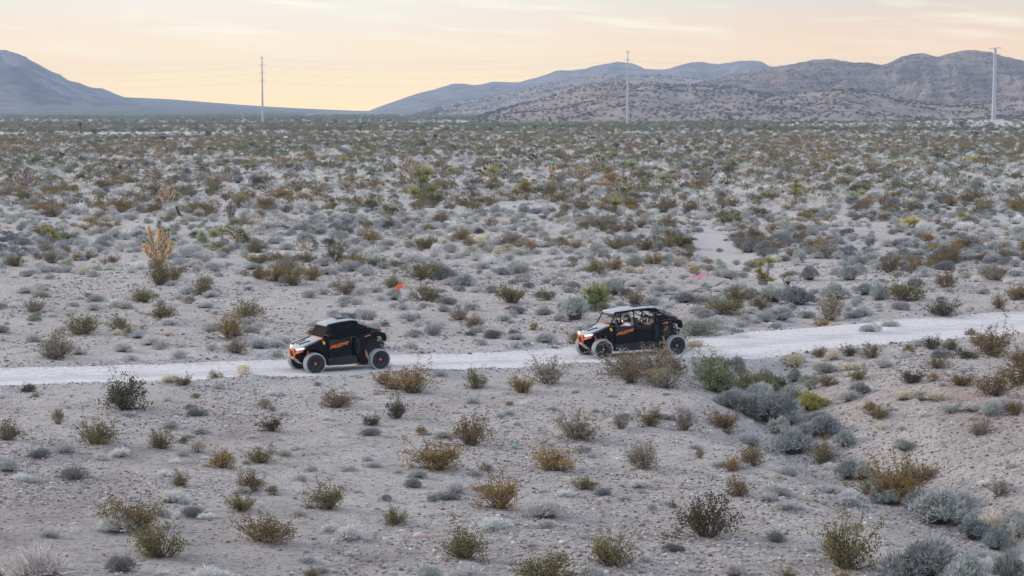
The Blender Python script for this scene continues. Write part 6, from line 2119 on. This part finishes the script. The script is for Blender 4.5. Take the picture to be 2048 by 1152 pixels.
def hand(parent, c, dirv, mat, s=1.0):
    """small closed hand: palm, four curled fingers of unequal length and a thumb"""
    c = Vector(c)
    d = Vector(dirv).normalized()
    side = d.cross(Vector((0, 0, 1))).normalized()
    dn = d.cross(side).normalized()
    mb = MB()
    mb.tube([c - d * .05, c - d * .01, c + d * .03], [.028, .04, .036], 8)
    for k, ln in enumerate((.030, .036, .033, .025)):
        o_ = side * ((k - 1.5) * .021)
        mb.tube([c + d * .02 + o_, c + d * (.045 + ln * .3) + o_, c + d * (.05 + ln * .3) + dn * .03 + o_, c + d * .03 + dn * .045 + o_], [.011, .0105, .010, .008], 6)
    mb.tube([c - d * .02 + side * .035, c + d * .01 + side * .055 + dn * .02, c + d * .03 + side * .04 + dn * .04], [.013, .012, .009], 6)
    return mb.build("hand", mat, parent)


def person(label, buggy_o, X, Y, seatz=0.82, helmet=True, shirt="cloth_white", arms="wheel", scale=1.0, lean=0.0, group="people riding in the buggies", hood=None):
    seatz += .09
    e = empty("person")
    e.location = buggy_o.matrix_basis @ Vector((X, Y, seatz))
    e.rotation_euler = buggy_o.rotation_euler
    e.scale = (scale,) * 3
    tag(e, label, "person", group)
    # local frame: pelvis at the origin, +X forward, +Z up
    J = [(0, 0, .06, .135, .85), (-.05, 0, .22, .125, .9), (-.09, 0, .40, .150, .8), (-.09, 0, .52, .105, .8), (-.07, 0, .60, .052), (-.05, 0, .68, .055)]
    E = [(0, 1), (1, 2), (2, 3), (3, 4), (4, 5)]
    hands = []
    for s in (1, -1):
        if arms == "wheel":
            sh, el, wr = (-.09, s * .20, .49), (.12, s * .29, .36), (.36, s * .16, .46)
        elif arms == "up":
            sh, el, wr = (-.09, s * .20, .49), (.06, s * .34, .56), (.02, s * .30, .84)
        else:
            sh, el, wr = (-.09, s * .20, .49), (-.04, s * .27, .25), (.20, s * .20, .20)
        i = len(J)
        J += [(*sh, .072), (*el, .050), (*wr, .036)]
        E += [(3, i), (i, i + 1), (i + 1, i + 2)]
        dv = Vector(wr) - Vector(el)
        hands.append((Vector(wr) + dv.normalized() * .06, dv))
    body = skin_body("upper_body", J, E, B[shirt], e)
    JL = [(0, 0, .03, .13)]
    EL = []
    for s in (1, -1):
        i = len(JL)
        JL += [(.05, s * .10, .02, .095), (.42, s * .15, .10, .070), (.56, s * .14, -.25, .048), (.68, s * .14, -.30, .042)]
        EL += [(0, i), (i, i + 1), (i + 1, i + 2), (i + 2, i + 3)]
    skin_body("trousers", JL, EL, B["cloth_dark"], e)
    for c, dv in hands:
        hand(e, c, dv, B["cloth_dark"] if arms != "lap" else B["skin"])
    hc = Vector((-.03, 0, .76))
    # head with face
    mb = MB()
    secs = []
    for t, rx, ry, ox in ((-.115, .030, .030, .03), (-.095, .062, .050, .025), (-.05, .088, .068, .008), (0, .098, .076, 0), (.05, .096, .076, -.004), (.09, .072, .058, -.008), (.112, .030, .026, -.01)):
        secs.append([tuple(hc + Vector((ox + rx * math.cos(a), ry * math.sin(a), t))) for a in [2 * PI * k / 16 for k in range(16)]])
    mb.loft(secs)
    mb.loft([[tuple(hc + Vector(p)) for p in ((.09, -.010, .02), (.09, .010, .02), (.088, .010, .012), (.088, -.010, .012))], [tuple(hc + Vector(p)) for p in ((.112, -.015, -.024), (.112, .015, -.024), (.085, .017, -.034), (.085, -.017, -.034))]])
    for s in (1, -1):
        mb.tube([hc + Vector((-.005, s * .074, .02)), hc + Vector((-.012, s * .086, .0)), hc + Vector((0, s * .076, -.025))], [.010, .013, .009], 6)
    head = mb.build("head", B["skin"], e)
    for s in (1, -1):
        mb = MB()
        mb.tube([hc + Vector((.083, s * .030, .012)), hc + Vector((.094, s * .030, .012))], .011, 8)
        mb.build("eye", B["hair"], head)
    mb = MB()
    mb.box(tuple(hc + Vector((.088, 0, -.062))), (.012, .042, .010))
    mb.build("mouth", B["redrim"], head)
    if helmet:
        mb = MB()
        hs = []
        for t, rx, ry, ox in ((-.14, .11, .085, .0), (-.10, .140, .112, .012), (-.04, .146, .124, .006), (.04, .146, .128, -.004), (.10, .122, .110, -.012), (.145, .070, .066, -.02), (.160, .02, .02, -.02)):
            hs.append([tuple(hc + Vector((ox + rx * math.cos(a), ry * math.sin(a), t))) for a in [2 * PI * k / 20 for k in range(20)]])
        mb.loft(hs)
        mb.tube([hc + Vector((.08, -.09, -.10)), hc + Vector((.165, -.05, -.10)), hc + Vector((.18, 0, -.10)), hc + Vector((.165, .05, -.10)), hc + Vector((.08, .09, -.10))], .035, 8)
        hm = mb.build("helmet", B["helmet"], e)
        mb = MB()
        vsec = []
        for t in (-.045, 0.0, .045):
            vsec.append([tuple(hc + Vector((.004 + (.150 - abs(t) * .1) * math.cos(a), (.130 - abs(t) * .08) * math.sin(a), t + .005))) for a in [R(-78 + 156 * k / 12) for k in range(13)]]
                        + [tuple(hc + Vector((.004 + .120 * math.cos(a), .105 * math.sin(a), t + .005))) for a in [R(78 - 156 * k / 12) for k in range(13)]])
        mb.loft(vsec)
        mb.build("visor", B["visor"], hm)
    else:
        mb = MB()
        hs = []
        for t, rx, ry, ox in ((-.06, .060, .074, -.05), (0, .088, .086, -.03), (.05, .105, .088, -.010), (.095, .088, .072, -.008), (.125, .035, .032, -.012)):
            hs.append([tuple(hc + Vector((ox + rx * math.cos(a), ry * math.sin(a), t))) for a in [2 * PI * k / 16 for k in range(16)]])
        mb.loft(hs)
        mb.build("hair", B["hair"], e)
    return e


def vehicles():
    buggy_mats()
    # short one on the left
    p = ground_px(678, 734)
    zc = float(np.mean(height(np.array([p.x - 1.2, p.x + 1.2, p.x]), np.array([p.y - .5, p.y + .5, p.y]))))
    e, w0, mid, tip = buggy("off_road_buggy", "two-seat black off-road buggy with light grey hood and dark side nets", (p.x, p.y, zc), R(209), 2.84, 1, "orange", "smoked_glass", True, 0.0, True)
    w0, tip, mid = Vector((-1.28, -.50, 1.55)), Vector((-3.28, -1.30, 3.22)), Vector((-1.95, -.85, 2.65))
    whip(e, w0, mid, tip, "orange")
    bpy.context.view_layer.update()
    person("person in dark clothes driving the two-seat buggy, pale visor", e, 1.36 - 1.33, .36, .80, True, "cloth_dark", "wheel", .95)
    person("person in dark clothes and helmet in the passenger seat of the two-seat buggy", e, 1.36 - 1.36, -.36, .80, True, "cloth_dark", "lap", .95)
    # long one on the right
    p = ground_px(1261, 705)
    zc = float(np.mean(height(np.array([p.x - 1.6, p.x + 1.6, p.x]), np.array([p.y - .7, p.y + .7, p.y]))))
    e, w0, mid, tip = buggy("off_road_buggy", "four-seat black off-road buggy with open sides and a small American flag", (p.x, p.y, zc), R(204), 3.50, 2, "usa", "clear_glass", False, 0.0, False)
    w0, tip, mid = Vector((-1.62, -.50, 1.55)), Vector((-3.75, -1.10, 3.35)), Vector((-2.45, -.75, 2.75))
    whip(e, w0, mid, tip, "usa")
    bpy.context.view_layer.update()
    person("person in white shirt and black helmet driving the four-seat buggy", e, 1.75 - 1.33, .36, .78, True, "cloth_white", "wheel", 1.0)
    person("bare-headed dark-haired person leaning low in the front passenger seat of the four-seat buggy", e, 1.75 - 1.22, -.36, .72, False, "cloth_dark", "lap", .82)
    person("person in tan sleeves in the back seat holding the roof bar with raised arms", e, 1.75 - 2.24, .36, .78, True, "cloth_tan", "up", .95)


# ------------------------------------------------------------------ power line
def power_line():
    steel = simple("galvanised_steel", (0.40, 0.43, 0.46), 0.5, 0.2, 0.5, scale=0.3)
    wire = simple("line_wire", (0.34, 0.28, 0.25), 0.6)
    P = []
    for (cx, row, D, top, w0, w1, lab, arms) in (
            (527, 248, 1270, 114, 1.55, .55, "left steel power pole rising from the plain beneath the open sky", 0),
            (1254, 250, 1200, 102, 1.55, .45, "middle steel power pole in front of the hills", 0),
            (1984, 242, 1105, 97, 2.5, 1.5, "right thick steel power pole with many short cross arms", 1)):
        x = (cx - 1024) / FPX * D
        zb = H1(x, D)
        zt = HCAM + (HOR - top) / FPX * D
        e = empty("power_pole", (x, D, zb))
        tag(e, lab, "power pole", "steel poles of the power line")
        h = zt - zb
        mb = MB()
        mb.tube([(0, 0, -1.0), (0, 0, h * .5), (0, 0, h)], [w0 / 2, (w0 + w1) / 4, w1 / 2], 12)
        mb.build("shaft", steel, e)
        lv = [.985, .88, .76, .645] if not arms else [.995, .915, .765, .62, .46, .38, .30]
        att = []
        for i, f in enumerate(lv):
            ln = 2.8 if arms else (.9 if i == 0 else 1.5)
            if arms and i == 0: ln = 3.2
            mb = MB()
            for s in (1, -1):
                mb.tube([(0, 0, h * f - (.4 if not (arms and i == 0) else -.1)), (s * ln, -.2, h * f + (.15 if not (arms and i == 0) else .35 * s))], [.24, .14] if arms else [.22, .12], 6)
            a = mb.build("cross_arm", steel, e)
            mb = MB()
            for s in (1, -1):
                for k in range(4):
                    mb.lathe([(0, .08), (.08, .17), (.12, .08)], 8, "Z", (s * ln, -.2, h * f + .0 - k * .22))
            mb.build("insulator", wire, a)
            att.append(h * f - .8)
        P.append((x, D, zb, h, att, lv))
    # wires, one conductor per level
    P0 = (P[0][0] - 235, P[0][1] + 70, 0, P[0][3], None, None)
    P4 = (P[2][0] + 215, P[2][1] - 90, 2, P[2][3], None, None)
    names = ["thin top ground wire running between the poles", "upper conductor wire running between the poles", "middle conductor wire running between the poles", "lower conductor wire running between the poles"]
    for k, f in enumerate([.985, .88, .765, .645]):
        mb = MB()
        chain = [P0] + P + [P4]
        off = -1.3 if k else 0
        for a, b in zip(chain[:-1], chain[1:]):
            A_ = Vector((a[0] + 0, a[1] + off, a[2] + a[3] * f - .8)); B_ = Vector((b[0], b[1] + off, b[2] + b[3] * f - .8))
            pts = []
            for i in range(25):
                t = i / 24
                q = A_.lerp(B_, t)
                q.z -= 4 * 4.2 * t * (1 - t)
                pts.append(q)
            mb.tube(pts, .028 if k else .02, 4, cap=False)
        o = mb.build("power_cable", wire)
        tag(o, names[k], "cable", "wires of the power line")


# ------------------------------------------------------------------ haze
def haze():
    mb = MB()
    x0, x1, y0, y1, z0, z1 = -6400, 6400, -6400, 6400, -12, 150
    mb.add([(x0, y0, z0), (x1, y0, z0), (x1, y1, z0), (x0, y1, z0), (x0, y0, z1), (x1, y0, z1), (x1, y1, z1), (x0, y1, z1)],
           [(0, 3, 2, 1), (4, 5, 6, 7), (0, 1, 5, 4), (1, 2, 6, 5), (2, 3, 7, 6), (3, 0, 4, 7)])
    m = bpy.data.materials.new("dusk_haze")
    m.use_nodes = True
    t = m.node_tree
    t.nodes.clear()
    v = N(t, "ShaderNodeVolumePrincipled")
    v.inputs["Color"].default_value = (0.58, 0.75, 1.0, 1)
    v.inputs["Density"].default_value = HAZE_DENSITY
    v.inputs["Anisotropy"].default_value = 0.0
    o_ = N(t, "ShaderNodeOutputMaterial")
    L(t, v.outputs[0], o_.inputs["Volume"])
    o = mb.build("haze", m, smooth_=False)
    tag(o, "thin bluish evening haze over the plain and hills", kind="stuff")


HAZE_DENSITY = 1.25e-4

# ------------------------------------------------------------------ build
ground()
road()
hills()
vehicles()
LAND += [("the two-seat buggy", 695, 690), ("the four-seat buggy", 1280, 668), ("the left power pole", 527, 240), ("the middle power pole", 1254, 240), ("the right power pole", 1984, 240)]
cacti()
deadwood()
power_line()
LAND += [("the big dark roadside bush", 250, 800), ("the tallest orange bush", 1790, 990), ("the round silvery sagebrush", 1880, 1040),
         ("the large dark foreground bush", 1415, 1060), ("the yellow-green wash bush", 1620, 812), ("the big blue wash sagebrush", 1545, 830),
         ("the tall lower-left olive bush", 326, 1100), ("the tan boulder", 840, 1072), ("the teal scrap on bare gravel", 1030, 897),
         ("the pink soil bank", 1980, 840), ("the bottom-left corner", 10, 1140), ("the bottom-right corner", 2030, 1140), ("the orange bush under the road", 822, 780),
         ("the olive bush at bottom centre", 934, 1100), ("the round lower-left olive bush", 190, 880), ("the left end of the road", 10, 755), ("the right end of the road", 2030, 650), ("the wide olive bush", 1450, 620),
         ("the dark rounded bush", 1886, 625), ("the pale roadside bush", 108, 705), ("the spindly pale bush", 1285, 925),
         ("the brown bush stack", 497, 975)]
build_plants()
build_stones()
hill_scrub()
if USE_HAZE:
    haze()
